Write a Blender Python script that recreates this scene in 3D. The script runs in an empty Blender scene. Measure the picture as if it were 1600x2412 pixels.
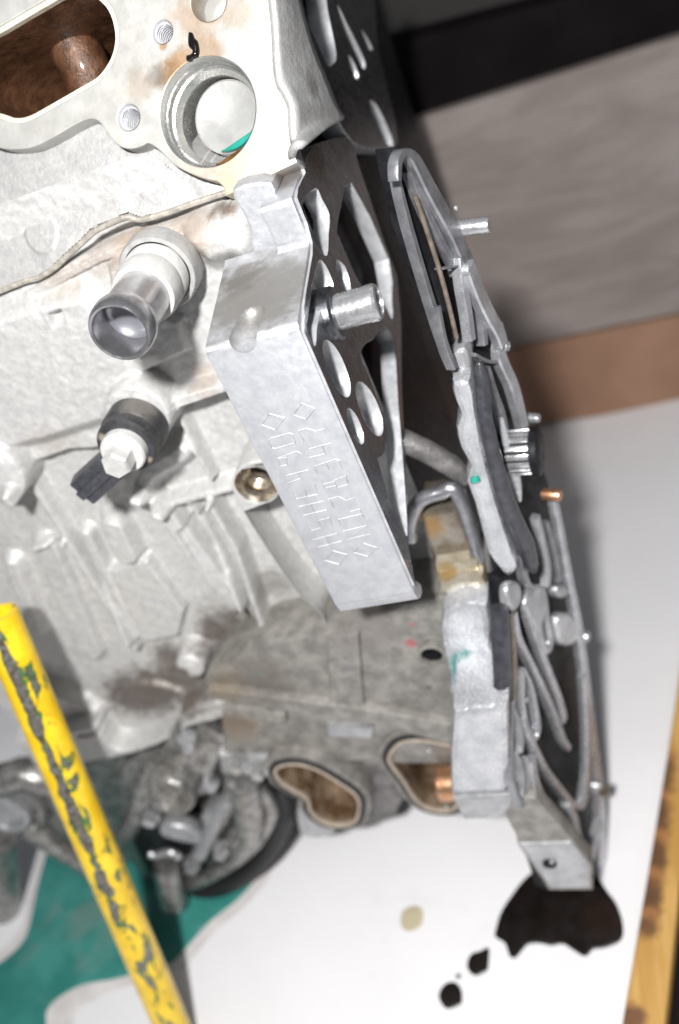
import bpy, bmesh, math, random
import numpy as np
from mathutils import Vector, Matrix
random.seed(4); rng = np.random.default_rng(4)
S = bpy.context.scene
COL = S.collection

# ------------------------------------------------------------------ camera, light, exposure
F, CX, CY = 2200.0, 800.0, 1206.0                     # focal length in pixels of the 1600 x 2412 photograph
R = np.array([[0.9249, 0.1840, 0.3329], [0.1452, 0.6382, -0.7561], [-0.3515, 0.7476, 0.5635]])
_u, _s, _v = np.linalg.svd(R); R = _u @ _v
C = np.array([0.1397, -0.3132, 0.5072])
cam = bpy.data.objects.new("camera", bpy.data.cameras.new("camera")); COL.objects.link(cam)
M4 = Matrix([[*R[i], C[i]] for i in range(3)] + [[0, 0, 0, 1]])
cam.matrix_world = M4
cam.data.sensor_fit = 'VERTICAL'; cam.data.sensor_height = 36; cam.data.sensor_width = 24
cam.data.lens = 36 * F / 2412
cam.data.clip_start = 0.01; cam.data.clip_end = 30
cam.data.dof.use_dof = True; cam.data.dof.focus_distance = 0.395; cam.data.dof.aperture_fstop = 4.8
S.camera = cam
S.view_settings.view_transform = 'Standard'; S.view_settings.look = 'None'
S.view_settings.exposure = 0; S.view_settings.gamma = 1
W = bpy.data.worlds.new("World"); S.world = W; W.use_nodes = True
W.node_tree.nodes["Background"].inputs[0].default_value = (0.86, 0.93, 1.0, 1)
W.node_tree.nodes["Background"].inputs[1].default_value = 0.125

def lamp(name, kind, loc, target, energy, color, size):
    l = bpy.data.lights.new(name, kind); l.energy = energy; l.color = color
    if kind == 'AREA': l.shape = 'DISK'; l.size = size
    else: l.shadow_soft_size = size
    o = bpy.data.objects.new(name, l); COL.objects.link(o); o.location = loc
    o.rotation_euler = (Vector(target) - Vector(loc)).to_track_quat('-Z', 'Y').to_euler()
    return o
FL = C + R @ np.array([-0.082, 0.05, 0.03])              # the flash beside the lens
FL = np.array((0, .03, .28)) + (FL - np.array((0, .03, .28))) * 1.4
lamp("camera_flash", 'AREA', FL, (0, 0.06, 0.22), 12.8, (1.0, 0.995, 0.985), 0.045)
lamp("fill_lamp", 'AREA', (0.5, -0.7, 1.3), (0, 0.05, 0.2), 1.4, (0.9, 0.95, 1.0), 0.35)  # added soft lamp out of view, gives the metal something to reflect

# ------------------------------------------------------------------ points, planes
def ray(p):
    return R @ np.array([(p[0] - CX) / F, (CY - p[1]) / F, -1.0])
class Frame:
    def __init__(s, o, u, v):
        s.o = np.array(o, float); u = np.array(u, float); v = np.array(v, float)
        s.u = u / np.linalg.norm(u); n = np.cross(s.u, v); s.n = n / np.linalg.norm(n); s.v = np.cross(s.n, s.u)
    def hit(s, p, h=0.0):                               # photo point -> point in the plane raised by h
        d = ray(p); o = s.o + s.n * h; t = ((o - C) @ s.n) / (d @ s.n); return C + t * d
    def uv(s, p, h=0.0):
        q = s.hit(p, h) - s.o; return (q @ s.u, q @ s.v)
    def at(s, a, b, h=0.0): return s.o + s.u * a + s.v * b + s.n * h
    def mat(s, h=0.0):
        o = s.o + s.n * h
        return Matrix([[s.u[i], s.v[i], s.n[i], o[i]] for i in range(3)] + [[0, 0, 0, 1]])
    def px(s, p, n, h=0.0):                             # size in metres of n pixels around p
        a = s.hit(p, h); return n * -((a - C) @ R)[2] / F
flange_uv = []
def behind_flange(cvs, fr, m):
    P = cvs.fr.o + cvs.U[..., None] * cvs.fr.u + cvs.V[..., None] * cvs.fr.v + cvs.H[..., None] * cvs.fr.n - fr.o
    return (sdist(P @ fr.u, P @ fr.v, flange_uv) > m)
def FY(y): return Frame((0, y, 0), (1, 0, 0), (0, 0, 1))
def FX(x): return Frame((x, 0, 0), (0, 1, 0), (0, 0, 1))
def FZ(z): return Frame((0, 0, z), (1, 0, 0), (0, 1, 0))
def crop(pts, x0, y0, k): return [(x0 + x / k, y0 + y / k) for x, y in pts]
def smooth(pts, n=4, closed=True):
    P = [np.array(p, float) for p in pts]; m = len(P); out = []
    rngk = range(m if closed else m - 1)
    for i in rngk:
        if closed: a, b, c, d = P[i - 1], P[i], P[(i + 1) % m], P[(i + 2) % m]
        else: a, b, c, d = P[max(i - 1, 0)], P[i], P[i + 1], P[min(i + 2, m - 1)]
        for k in range(n):
            t = k / n
            out.append(0.5 * (2 * b + (c - a) * t + (2 * a - 5 * b + 4 * c - d) * t * t + (3 * b - a - 3 * c + d) * t ** 3))
    if not closed: out.append(P[-1])
    return [tuple(p) for p in out]
def circle(c, rx, ry=None, n=32, rot=0):
    ry = ry or rx; cr, sr = math.cos(rot), math.sin(rot); o = []
    for i in range(n):
        a = 2 * math.pi * i / n; x, y = rx * math.cos(a), ry * math.sin(a)
        o.append((c[0] + x * cr - y * sr, c[1] + x * sr + y * cr))
    return o
def inset(pts, d):                                      # move a closed outline inwards by d
    P = np.array(pts, float); ar = 0.5 * np.sum(P[:, 0] * np.roll(P[:, 1], -1) - np.roll(P[:, 0], -1) * P[:, 1])
    t = np.roll(P, -1, 0) - np.roll(P, 1, 0); t /= np.linalg.norm(t, axis=1)[:, None] + 1e-12
    nrm = np.stack([-t[:, 1], t[:, 0]], 1) * (1 if ar > 0 else -1)
    return [tuple(p) for p in P + nrm * d]

# ------------------------------------------------------------------ objects
WLOC = {}
def link(name, me, mat=None, parent=None, label=None, cat=None, group=None, kind=None, smooth_ang=35, base=False):
    n = len(me.vertices); co = np.empty(n * 3, np.float32); me.vertices.foreach_get('co', co); co = co.reshape(-1, 3)
    c = (co.min(0) + co.max(0)) / 2
    if base: c[2] = co[:, 2].min()
    me.vertices.foreach_set('co', (co - c).astype(np.float32).ravel())
    me.name = name
    o = bpy.data.objects.new(name, me); COL.objects.link(o)
    w = np.array(c, float)
    if parent is not None:
        o.parent = parent; o.location = w - WLOC[parent.name]
    else: o.location = w
    WLOC[o.name] = w
    if mat: me.materials.append(mat)
    if smooth_ang and len(me.polygons):
        me.polygons.foreach_set('use_smooth', [True] * len(me.polygons))
        me.set_sharp_from_angle(angle=math.radians(smooth_ang))
    if label: o['label'] = label
    if cat: o['category'] = cat
    if group: o['group'] = group
    if kind: o['kind'] = kind
    return o
def empty(name, loc, label, cat, group=None):
    o = bpy.data.objects.new(name, None); COL.objects.link(o); o.location = loc; o.empty_display_size = 0.02
    WLOC[o.name] = np.array(loc, float); o['label'] = label; o['category'] = cat
    if group: o['group'] = group
    return o
def prism_mesh(fr, outer, holes=(), t=0.01, h=0.0, bevel=0.0008, px=True, res=1):
    cu = bpy.data.curves.new("c", 'CURVE'); cu.dimensions = '2D'; cu.fill_mode = 'BOTH'
    cu.extrude = max(t / 2 - bevel, 1e-5); cu.bevel_depth = bevel; cu.bevel_resolution = res; cu.offset = -bevel
    for ring in [outer] + list(holes):
        pts = [fr.uv(p, h) for p in ring] if px else ring
        pts = [p for i_, p in enumerate(pts) if math.hypot(p[0] - pts[i_ - 1][0], p[1] - pts[i_ - 1][1]) > 2e-5]
        sp = cu.splines.new('POLY'); sp.points.add(len(pts) - 1)
        for q, p in zip(sp.points, pts): q.co = (p[0], p[1], 0, 1)
        sp.use_cyclic_u = True
    o = bpy.data.objects.new("c", cu); COL.objects.link(o)
    dg = bpy.context.evaluated_depsgraph_get(); dg.update()
    me = bpy.data.meshes.new_from_object(o.evaluated_get(dg))
    bpy.data.objects.remove(o); bpy.data.curves.remove(cu)
    me.materials.clear()
    me.transform(fr.mat(h - t / 2))
    return me
def prism(name, fr, outer, mat, parent=None, holes=(), t=0.01, h=0.0, bevel=0.0008, px=True, **kw):
    return link(name, prism_mesh(fr, outer, holes, t, h, bevel, px), mat, parent, **kw)
def data(v, f):
    me = bpy.data.meshes.new("m"); me.from_pydata([tuple(map(float, p)) for p in v], [], f); me.update(); return me
def join(ms):
    bm = bmesh.new()
    for m in ms: bm.from_mesh(m)
    me = bpy.data.meshes.new("m"); bm.to_mesh(me); bm.free(); return me
def basis(axis):
    a = np.array(axis, float); a /= np.linalg.norm(a)
    u = np.cross(a, (0, 0, 1)); 
    if np.linalg.norm(u) < 0.1: u = np.cross(a, (0, 1, 0))
    u /= np.linalg.norm(u); return a, u, np.cross(a, u)
def lathe_mesh(o, axis, prof, n=40, cap0=True, cap1=True, phase=0.0):
    a, u, w = basis(axis); o = np.array(o, float); v = []; f = []
    for r, h in prof:
        for i in range(n):
            t = 2 * math.pi * i / n + phase; v.append(o + a * h + (u * math.cos(t) + w * math.sin(t)) * r)
    for k in range(len(prof) - 1):
        for i in range(n):
            j = (i + 1) % n; f.append((k * n + i, k * n + j, (k + 1) * n + j, (k + 1) * n + i))
    if cap0: f.append(tuple(range(n))[::-1])
    if cap1: f.append(tuple(range((len(prof) - 1) * n, len(prof) * n)))
    me = data(v, f)
    bm = bmesh.new(); bm.from_mesh(me); bmesh.ops.recalc_face_normals(bm, faces=bm.faces); bm.to_mesh(me); bm.free()
    return me
def lathe(name, o, axis, prof, mat, parent=None, n=40, cap0=True, cap1=True, phase=0.0, **kw):
    return link(name, lathe_mesh(o, axis, prof, n, cap0, cap1, phase), mat, parent, **kw)
def tube_mesh(path, rad, n=12, flat=1.0, caps=True):
    P = [np.array(p, float) for p in path]; m = len(P)
    if not hasattr(rad, '__len__'): rad = [rad] * m
    v = []; f = []; up = None
    for i in range(m):
        t = P[min(i + 1, m - 1)] - P[max(i - 1, 0)]; t /= np.linalg.norm(t) + 1e-12
        if up is None:
            up = np.cross(t, (0.3, -1, 0.2)); up /= np.linalg.norm(up)
        up = up - t * (up @ t); up /= np.linalg.norm(up); w = np.cross(t, up)
        for k in range(n):
            a = 2 * math.pi * k / n; v.append(P[i] + (up * math.cos(a) + w * math.sin(a) * flat) * rad[i])
    for i in range(m - 1):
        for k in range(n):
            j = (k + 1) % n; f.append((i * n + k, i * n + j, (i + 1) * n + j, (i + 1) * n + k))
    if caps: f.append(tuple(range(n))[::-1]); f.append(tuple(range((m - 1) * n, m * n)))
    return data(v, f)
def tube(name, path, rad, mat, parent=None, n=12, flat=1.0, **kw):
    return link(name, tube_mesh(path, rad, n, flat), mat, parent, **kw)

# height canvas: a casting's face sculpted over a grid in a plane
def vnoise(x, y, s, seed):
    r = np.random.default_rng(seed); T = r.random((128, 128)); x = x / s + 1000; y = y / s + 1000
    xi = np.floor(x).astype(int); yi = np.floor(y).astype(int); fx = x - xi; fy = y - yi
    fx = fx * fx * (3 - 2 * fx); fy = fy * fy * (3 - 2 * fy); g = lambda a, b: T[a % 128, b % 128]
    return (g(xi, yi) * (1 - fx) + g(xi + 1, yi) * fx) * (1 - fy) + (g(xi, yi + 1) * (1 - fx) + g(xi + 1, yi + 1) * fx) * fy - 0.5
def sdist(px, py, poly):                               # signed distance, inside positive
    d = np.full(px.shape, 1e9); ins = np.zeros(px.shape, bool); n = len(poly)
    for i in range(n):
        ax, ay = poly[i]; bx, by = poly[(i + 1) % n]; ex, ey = bx - ax, by - ay
        t = np.clip(((px - ax) * ex + (py - ay) * ey) / (ex * ex + ey * ey + 1e-15), 0, 1)
        d = np.minimum(d, (px - ax - t * ex) ** 2 + (py - ay - t * ey) ** 2)
        if ay != by:
            c = ((ay > py) != (by > py)) & (px < (bx - ax) * (py - ay) / (by - ay) + ax); ins ^= c
    d = np.sqrt(d); return np.where(ins, d, -d)
class Canvas:
    def __init__(s, fr, u0, u1, v0, v1, step):
        s.fr = fr; s.nu = int((u1 - u0) / step) + 1; s.nv = int((v1 - v0) / step) + 1
        s.U, s.V = np.meshgrid(u0 + np.arange(s.nu) * step, v0 + np.arange(s.nv) * step)
        s.H = np.zeros(s.U.shape)
    def ramp(s, d, soft):
        soft = soft * 0.62
        t = np.clip((d + soft) / (2 * soft), 0, 1); return t * t * (3 - 2 * t)
    def poly(s, pts, h, soft=0.002, mode='max', rnd=0, base=0.0):
        q = [s.fr.uv(p, h if mode == 'max' else base) for p in pts]
        d = sdist(s.U, s.V, q); w = s.ramp(d, soft)
        hh = h
        if rnd: hh = h - rnd * (1 - np.clip(d / 0.02, 0, 1)) ** 2
        if mode == 'max': s.H = np.where(w > 0, np.maximum(s.H, s.H * (1 - w) + hh * w), s.H)
        elif mode == 'set': s.H = s.H * (1 - w) + h * w
        else: s.H = s.H + h * w
        return s
    def disc(s, p, r, h, soft=0.0012, dome=0.0, mode='max'):
        c = s.fr.uv(p, h); R_ = s.fr.px(p, r, h); d = R_ - np.hypot(s.U - c[0], s.V - c[1]); w = s.ramp(d, soft)
        hh = h - dome * (1 - np.clip(d / R_, 0, 1)) ** 2
        if mode == 'max': s.H = np.where(w > 0, np.maximum(s.H, s.H * (1 - w) + hh * w), s.H)
        else: s.H = s.H * (1 - w) + h * w
        return s
    def line(s, pts, r, h, soft=0.003, base=0.0):       # a rib of height h above what is there
        q = [s.fr.uv(p, base + h) for p in pts]; R_ = s.fr.px(pts[0], r, base); h = h * 1.7
        d = np.full(s.U.shape, 1e9)
        for (ax, ay), (bx, by) in zip(q, q[1:]):
            ex, ey = bx - ax, by - ay; t = np.clip(((s.U - ax) * ex + (s.V - ay) * ey) / (ex * ex + ey * ey + 1e-15), 0, 1)
            d = np.minimum(d, np.hypot(s.U - ax - t * ex, s.V - ay - t * ey))
        s.H = s.H + h * s.ramp(R_ - d, soft); return s
    def mesh(s, mask=None, skirt=-0.03):
        H = s.H.copy(); fr = s.fr; keep = np.ones((s.nv - 1, s.nu - 1), bool)
        if mask is not None:
            m = mask; k = m[:-1, :-1] | m[1:, :-1] | m[:-1, 1:] | m[1:, 1:]; keep = k; H = np.where(m, H, skirt)
        P = fr.o + s.U[..., None] * fr.u + s.V[..., None] * fr.v + H[..., None] * fr.n
        idx = np.arange(s.nu * s.nv).reshape(s.nv, s.nu)
        q = np.stack([idx[:-1, :-1], idx[:-1, 1:], idx[1:, 1:], idx[1:, :-1]], -1)[keep]
        used = np.unique(q); re = np.full(s.nu * s.nv, -1); re[used] = np.arange(len(used)); q = re[q]
        V = P.reshape(-1, 3)[used]
        me = bpy.data.meshes.new("m"); me.vertices.add(len(V)); me.vertices.foreach_set('co', V.astype(np.float32).ravel())
        me.loops.add(q.size); me.loops.foreach_set('vertex_index', q.astype(np.int32).ravel())
        me.polygons.add(len(q)); me.polygons.foreach_set('loop_start', np.arange(0, q.size, 4, dtype=np.int32))
        me.update(calc_edges=True); me.validate(); return me

# ------------------------------------------------------------------ materials
class NT:
    def __init__(s, name):
        s.m = bpy.data.materials.new(name); s.m.use_nodes = True; s.t = s.m.node_tree; s.b = s.t.nodes["Principled BSDF"]
        s.pos = s.t.nodes.new('ShaderNodeNewGeometry').outputs['Position']
    def n(s, k, **kw):
        x = s.t.nodes.new(k)
        for a, b in kw.items(): setattr(x, a, b)
        return x
    def L(s, a, b): s.t.links.new(a, b)
    def noise(s, scale, detail=4, rough=0.6, vec=None, out='Fac', dist=0.0):
        x = s.n('ShaderNodeTexNoise'); x.inputs['Scale'].default_value = scale; x.inputs['Detail'].default_value = detail
        x.inputs['Roughness'].default_value = rough; x.inputs['Distortion'].default_value = dist
        s.L(vec or s.pos, x.inputs['Vector']); return x.outputs[out]
    def rng(s, v, a, b, c=0.0, d=1.0):
        x = s.n('ShaderNodeMapRange'); x.interpolation_type = 'SMOOTHSTEP'
        for i, q in zip((1, 2, 3, 4), (a, b, c, d)): x.inputs[i].default_value = q
        s.L(v, x.inputs[0]); return x.outputs[0]
    def math(s, op, a, b=None):
        x = s.n('ShaderNodeMath', operation=op)
        for i, q in enumerate((a, b)):
            if q is None: continue
            if hasattr(q, 'is_output'): s.L(q, x.inputs[i])
            else: x.inputs[i].default_value = q
        return x.outputs[0]
    def mix(s, f, a, b):
        x = s.n('ShaderNodeMix', data_type='RGBA')
        for i, q in ((0, f), (6, a), (7, b)):
            if hasattr(q, 'is_output'): s.L(q, x.inputs[i])
            elif i == 0: x.inputs[0].default_value = q
            else: x.inputs[i].default_value = (*q, 1)
        return x.outputs[2]
    def base(s, c):
        if hasattr(c, 'is_output'): s.L(c, s.b.inputs['Base Color'])
        else: s.b.inputs['Base Color'].default_value = (*c, 1)
    def set(s, **kw):
        for k, v in kw.items():
            i = s.b.inputs[k.replace('_', ' ')]
            if hasattr(v, 'is_output'): s.L(v, i)
            else: i.default_value = v
    def bump(s, hgt, dist, strength=1.0):
        x = s.n('ShaderNodeBump'); x.inputs['Distance'].default_value = dist; x.inputs['Strength'].default_value = strength
        s.L(hgt, x.inputs['Height']); s.L(x.outputs[0], s.b.inputs['Normal'])
    def near(s, p, r, amp=0.5, scale=160, stretch=None):  # mask: 1 within r of point p, ragged edge
        v = s.n('ShaderNodeVectorMath', operation='SUBTRACT'); s.L(s.pos, v.inputs[0]); v.inputs[1].default_value = tuple(p)
        o = v.outputs[0]
        if stretch:
            w = s.n('ShaderNodeVectorMath', operation='MULTIPLY'); s.L(o, w.inputs[0]); w.inputs[1].default_value = stretch; o = w.outputs[0]
        l = s.n('ShaderNodeVectorMath', operation='LENGTH'); s.L(o, l.inputs[0])
        nz = s.math('MULTIPLY', s.math('SUBTRACT', s.noise(scale, 5), 0.5), amp * r * 2)
        return s.rng(s.math('ADD', l.outputs['Value'], nz), r * 0.35, r, 1.0, 0.0)
def metal(name, a, b, metallic=0.5, rough=(0.4, 0.6), scale=120, grain=900, bump=0.0003, speck=0.0, spots=(), speckcol=(0.05, 0.045, 0.04), stains=(), coat=0.0):
    t = NT(name)
    n1 = t.noise(scale, 6, 0.62); c = t.mix(t.rng(n1, 0.32, 0.68), a, b)
    if speck:
        n2 = t.noise(grain, 3, 0.7); c = t.mix(t.math('MULTIPLY', t.rng(n2, 0.60, 0.74), speck), c, speckcol)
        n4 = t.noise(grain * 0.35, 3, 0.7); c = t.mix(t.math('MULTIPLY', t.rng(n4, 0.64, 0.76), speck * 0.8), c, speckcol)
    for (p, r, col, k, *st) in stains:
        m = t.math('MULTIPLY', t.near(p, r, stretch=st[0] if st else None), k); c = t.mix(m, c, col)
    t.base(c)
    t.set(Metallic=metallic, Roughness=t.rng(t.noise(scale * 2.3, 4), 0.3, 0.7, rough[0], rough[1]))
    if coat: t.set(Coat_Weight=coat, Coat_Roughness=0.08)
    if bump: t.bump(t.math('ADD', t.noise(grain, 4, 0.65), t.math('MULTIPLY', t.noise(grain * 0.22, 3), 1.5)), bump)
    return t.m
def plain(name, col, rough=0.5, metallic=0.0, var=0.15, scale=200, bump=0.0, coat=0.0):
    t = NT(name); k = np.array(col); c = t.mix(t.rng(t.noise(scale, 5), 0.3, 0.7), tuple(k * (1 - var)), tuple(np.minimum(k * (1 + var), 1)))
    t.base(c); t.set(Roughness=rough, Metallic=metallic)
    if coat: t.set(Coat_Weight=coat, Coat_Roughness=0.05)
    if bump: t.bump(t.noise(scale * 3, 4), bump)
    return t.m

# ------------------------------------------------------------------ shared planes of the engine
YW = 0.085                     # the block's side wall
XW = 0.0195                    # machined end face of the bracket and its web
FLOOR = -0.14
WALL = FY(YW)
EN = np.array([0, -0.85, 0.527]); EN /= np.linalg.norm(EN)
FLG = Frame(FY(0.070).hit((700, 382)), (1, 0, 0), np.cross(EN, (1, 0, 0)))      # intake face of the head
def onY(p, y): return FY(y).hit(p)

flout = smooth([(532, 462), (526, 442), (512, 428), (492, 424), (455, 412), (410, 388), (380, 358), (351, 338), (335, 344), (309, 351), (281, 344), (255, 319), (238, 292), (222, 281), (204, 282), (179, 293), (143, 314), (105, 335), (73, 348), (41, 352), (0, 349), (-60, 330), (-150, 330)], 3, False) + [(-150, -120), (625, -120)] + smooth([(630, -30), (632, 0), (638, 60), (641, 120), (643, 160), (650, 200), (665, 225), (678, 258), (679, 300), (685, 340), (700, 382)], 3, False)
flange_uv = [FLG.uv(p) for p in flout]
BROWN = (0.10, 0.055, 0.025); GRIME_SHADE = (0.12, 0.105, 0.09); RUST = (0.32, 0.20, 0.11)
st_block = [
    (onY((330, 1640), .08), .034, (.10, .08, .07), .92, (.8, 1, 1.1)), (onY((430, 1610), .08), .034, (.12, .10, .085), .85, (.7, 1, 1.2)), (onY((560, 1500), .08), .034, (.13, .11, .10), .75, (.9, 1, .9)), (onY((400, 1560), .08), .020, (.10, .08, .07), .85), (onY((500, 1500), .08), .018, (.11, .09, .08), .85), (onY((560, 1580), .08), .024, (.11, .09, .08), .85), (onY((445, 1655), .07), .015, (.12, .09, .07), .6), (onY((330, 545), .07), .016, RUST, .4),
    (onY((440, 545), .067), .020, RUST, .45), (onY((250, 600), .067), .026, RUST, .35), (onY((520, 470), .067), .012, BROWN, .8),
    (onY((120, 650), .067), .02, RUST, .3), (onY((120, 1050), .07), .02, RUST, .15), (onY((300, 560), .067), .02, RUST, .3),
    (onY((560, 1480), .08), .016, GRIME_SHADE, .7), (onY((640, 1390), .08), .018, GRIME_SHADE, .5), (onY((480, 900), .07), .012, RUST, .35),
    (onY((100, 1600), .08), .02, GRIME_SHADE, .25), (onY((620, 1540), .07), .02, GRIME_SHADE, .7), (onY((363, 1412), .079), .0024, (.03, .35, .75), .9)]
M_block = metal("block_cast_aluminium", (0.43, 0.426, 0.422), (0.53, 0.52, 0.503), 0.3, (0.36, 0.56), 260, 1300, 0.00022, 0.45, stains=st_block, speckcol=(0.22, 0.2, 0.18))
st_head = [(onY((50, 507), .07), .016, (0.16, 0.13, 0.08), .9), (onY((480, 460), .067), .014, BROWN, .9), (onY((430, 400), .07), .012, RUST, .35),
           (onY((30, 430), .07), .012, RUST, .3), (onY((330, 500), .065), .012, RUST, .25)]
M_head = metal("head_cast_aluminium", (0.34, 0.337, 0.335), (0.41, 0.403, 0.39), 0.35, (0.36, 0.55), 240, 1100, 0.0002, 0.3, stains=st_head, speckcol=(0.25, 0.22, 0.2))
fl = lambda p: FLG.hit(p)
st_fl = [(fl((430, 150)), .010, RUST, .9), (fl((400, 180)), .009, (0.2, 0.1, 0.03), .8), (fl((470, 30)), .016, RUST, .6), (fl((490, 125)), .010, RUST, .7),
         (fl((500, 405)), .022, RUST, .4), (fl((365, 180)), .006, GRIME_SHADE, .6), (fl((385, 108)), .003, RUST, .9), (fl((590, 420)), .02, (0.5, .43, .27), .5),
         (fl((560, 30)), .01, RUST, .35), (fl((330, 200)), .01, RUST, .3)]
M_flange = metal("machined_intake_face", (0.40, 0.392, 0.368), (0.48, 0.472, 0.447), 0.4, (0.34, 0.5), 60, 1600, 0.00006, 0.25, stains=st_fl, speckcol=(0.35, 0.3, 0.24))
M_bracket = metal("bracket_plate", (0.405, 0.41, 0.435), (0.485, 0.49, 0.51), 0.5, (0.36, 0.5), 150, 2200, 0.00012, 0.35, speckcol=(0.25, 0.25, 0.26),
                  stains=[((0.0, 0.026, 0.371), .042, (0.19, 0.18, 0.165), .85, (1, 1, 2.6)), ((-0.012, 0.04, 0.38), .016, (0.13, 0.12, 0.11), .6), ((0.012, .075, .396), .014, BROWN, .6)])  # first patch tones the whole ledge darker than the front plate
M_web = metal("machined_web_face", (0.17, 0.173, 0.19), (0.26, 0.264, 0.285), 1.0, (0.24, 0.36), 120, 2400, 0.0001, 0.5, speckcol=(0.5, 0.5, 0.52),
              stains=[((XW, .10, .395), .018, (0.10, 0.07, 0.045), .8)])
M_web_wall = metal("cast_pocket", (0.42, 0.425, 0.44), (0.55, 0.555, 0.57), 0.5, (0.32, 0.5), 150, 1500, 0.0001, 0.2)
M_cover = metal("cover_cast_aluminium", (0.33, 0.335, 0.35), (0.47, 0.47, 0.48), 0.65, (0.26, 0.45), 90, 900, 0.0002, 0.2,
                stains=[], speckcol=(0.2, 0.2, 0.22))
M_dark = metal("dark_cast_recess", (0.006, 0.006, 0.0075), (0.016, 0.0165, 0.019), 0.0, (0.35, 0.5), 80, 900, 0.0002)  # near-black; on recess floors it paints in the shade of deep pockets
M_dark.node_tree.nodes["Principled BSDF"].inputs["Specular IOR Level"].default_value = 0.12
M_steel = metal("bright_steel", (0.46, 0.46, 0.47), (0.56, 0.56, 0.57), 0.8, (0.22, 0.34), 200, 3000, 0.00003)
M_pipe = metal("zinc_pipe", (0.34, 0.335, 0.345), (0.43, 0.425, 0.44), 0.88, (0.14, 0.24), 160, 2600, 0.00005, 0.15)
M_rubber = None
M_gasket = plain("black_gasket", (0.010, 0.010, 0.011), 0.6, 0, 0.3, 300)
M_white = plain("white_washer", (0.47, 0.465, 0.45), 0.5, 0.1, 0.08, 300)
M_oil = plain("black_oil", (0.006, 0.004, 0.004), 0.12, 0, 0.3, 60, 0, 0.6)
M_oilp = metal("spilled_oil", (.005, .0035, .003), (.010, .006, .005), 0, (.3, .45), 40, 300, 0, stains=[(FZ(FLOOR).hit((1420, 2165)), .02, (.022, .010, .006), .5)])
M_brownport = metal("oily_port", (0.05, 0.022, 0.010), (0.13, 0.06, 0.032), 0.2, (0.25, 0.45), 130, 800, 0.0005, 0.4, speckcol=(0.03, 0.02, 0.012), coat=0.3)
M_copper = metal("copper", (0.55, 0.26, 0.14), (0.66, 0.40, 0.24), 0.9, (0.25, 0.4), 200, 1500, 0.0001)
M_grime = metal("grimy_aluminium", (0.17, 0.16, 0.148), (0.30, 0.285, 0.262), 0.4, (0.38, 0.6), 110, 700, 0.0003, 0.5, speckcol=(0.08, 0.07, 0.06),
   stains=[(onY((605, 1585), .05), .002, (.02, .35, .22), .9), (onY((968, 1515), .05), .0048, (.45, .05, .06), .6), (onY((972, 1470), .05), .003, (.4, .15, .16), .5), (onY((830, 1560), .05), .006, (.2, .22, .3), .5),
           (onY((620, 1600), .05), .03, (.15, .135, .12), .7), (onY((560, 1720), .055), .02, (.2, .14, .09), .6), (onY((860, 1480), .05), .03, (.2, .18, .17), .5), (onY((1010, 1620), .05), .003, (.08, .06, .05), .8), (onY((520, 1630), .04), .02, (.2, .15, .09), .5)])
M_grimed = metal("dark_grimy_aluminium", (0.10, 0.095, 0.095), (0.22, 0.21, 0.205), 0.5, (0.34, 0.55), 110, 700, 0.0003, 0.4)
M_bronze = metal("brass_oiled", (0.12, 0.08, 0.045), (0.48, 0.44, 0.37), 0.7, (0.22, 0.4), 160, 1200, 0.0001)
M_amber = metal("oil_stained_aluminium", (0.16, 0.11, 0.065), (0.40, 0.37, 0.31), 0.5, (0.22, 0.4), 130, 900, 0.0002, 0.2)
M_coolant = plain("green_coolant", (0.02, 0.22, 0.17), 0.08, 0, 0.2, 60, 0, 0.5)

_s = FY(.036)
M_rubber = metal("black_rubber", (0.018, 0.018, 0.02), (0.035, 0.035, 0.038), 0, (.42, .6), 200, 900, .0001, .35, speckcol=(.22, .18, .14),
                 stains=[(_s.hit((245, 1030)), .004, (.30, .25, .2), .7), (_s.hit((335, 1050)), .003, (.32, .27, .22), .7), (_s.hit((352, 1080)), .003, (.32, .27, .22), .6), (FY(.05).hit((330, 960)), .012, (.2, .18, .16), .5)])
# ------------------------------------------------------------------ the setting
def sheet(name, mat, x0, x1, y0, y1, z, t=0.02, **kw):
    v = [(x, y, zz) for zz in (z, z - t) for x, y in ((x0, y0), (x1, y0), (x1, y1), (x0, y1))]
    return link(name, data(v, [(0, 1, 2, 3), (7, 6, 5, 4), (0, 4, 5, 1), (1, 5, 6, 2), (2, 6, 7, 3), (3, 7, 4, 0)]), mat, smooth_ang=0, **kw)
t = NT("white_board"); c = t.mix(t.rng(t.noise(5, 5), 0.3, 0.7), (0.76, 0.75, 0.765), (0.82, 0.81, 0.825))
c = t.mix(t.math('MULTIPLY', t.rng(t.noise(70, 3), 0.68, 0.8), 0.25), c, (0.5, 0.47, 0.42)); c = t.mix(t.math('MULTIPLY', t.rng(t.noise(14, 5, .7), 0.56, 0.8), 0.22), c, (0.45, 0.42, 0.38)); c = t.mix(t.math('MULTIPLY', t.rng(t.noise(260, 2), 0.74, 0.80), 0.5), c, (0.25, 0.22, 0.19)); t.base(c); t.set(Roughness=0.55); M_floor = t.m
sheet("floor", M_floor, -1.6, 1.8, -1.2, 2.2, FLOOR, kind='structure')
FG = FZ(FLOOR)

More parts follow.
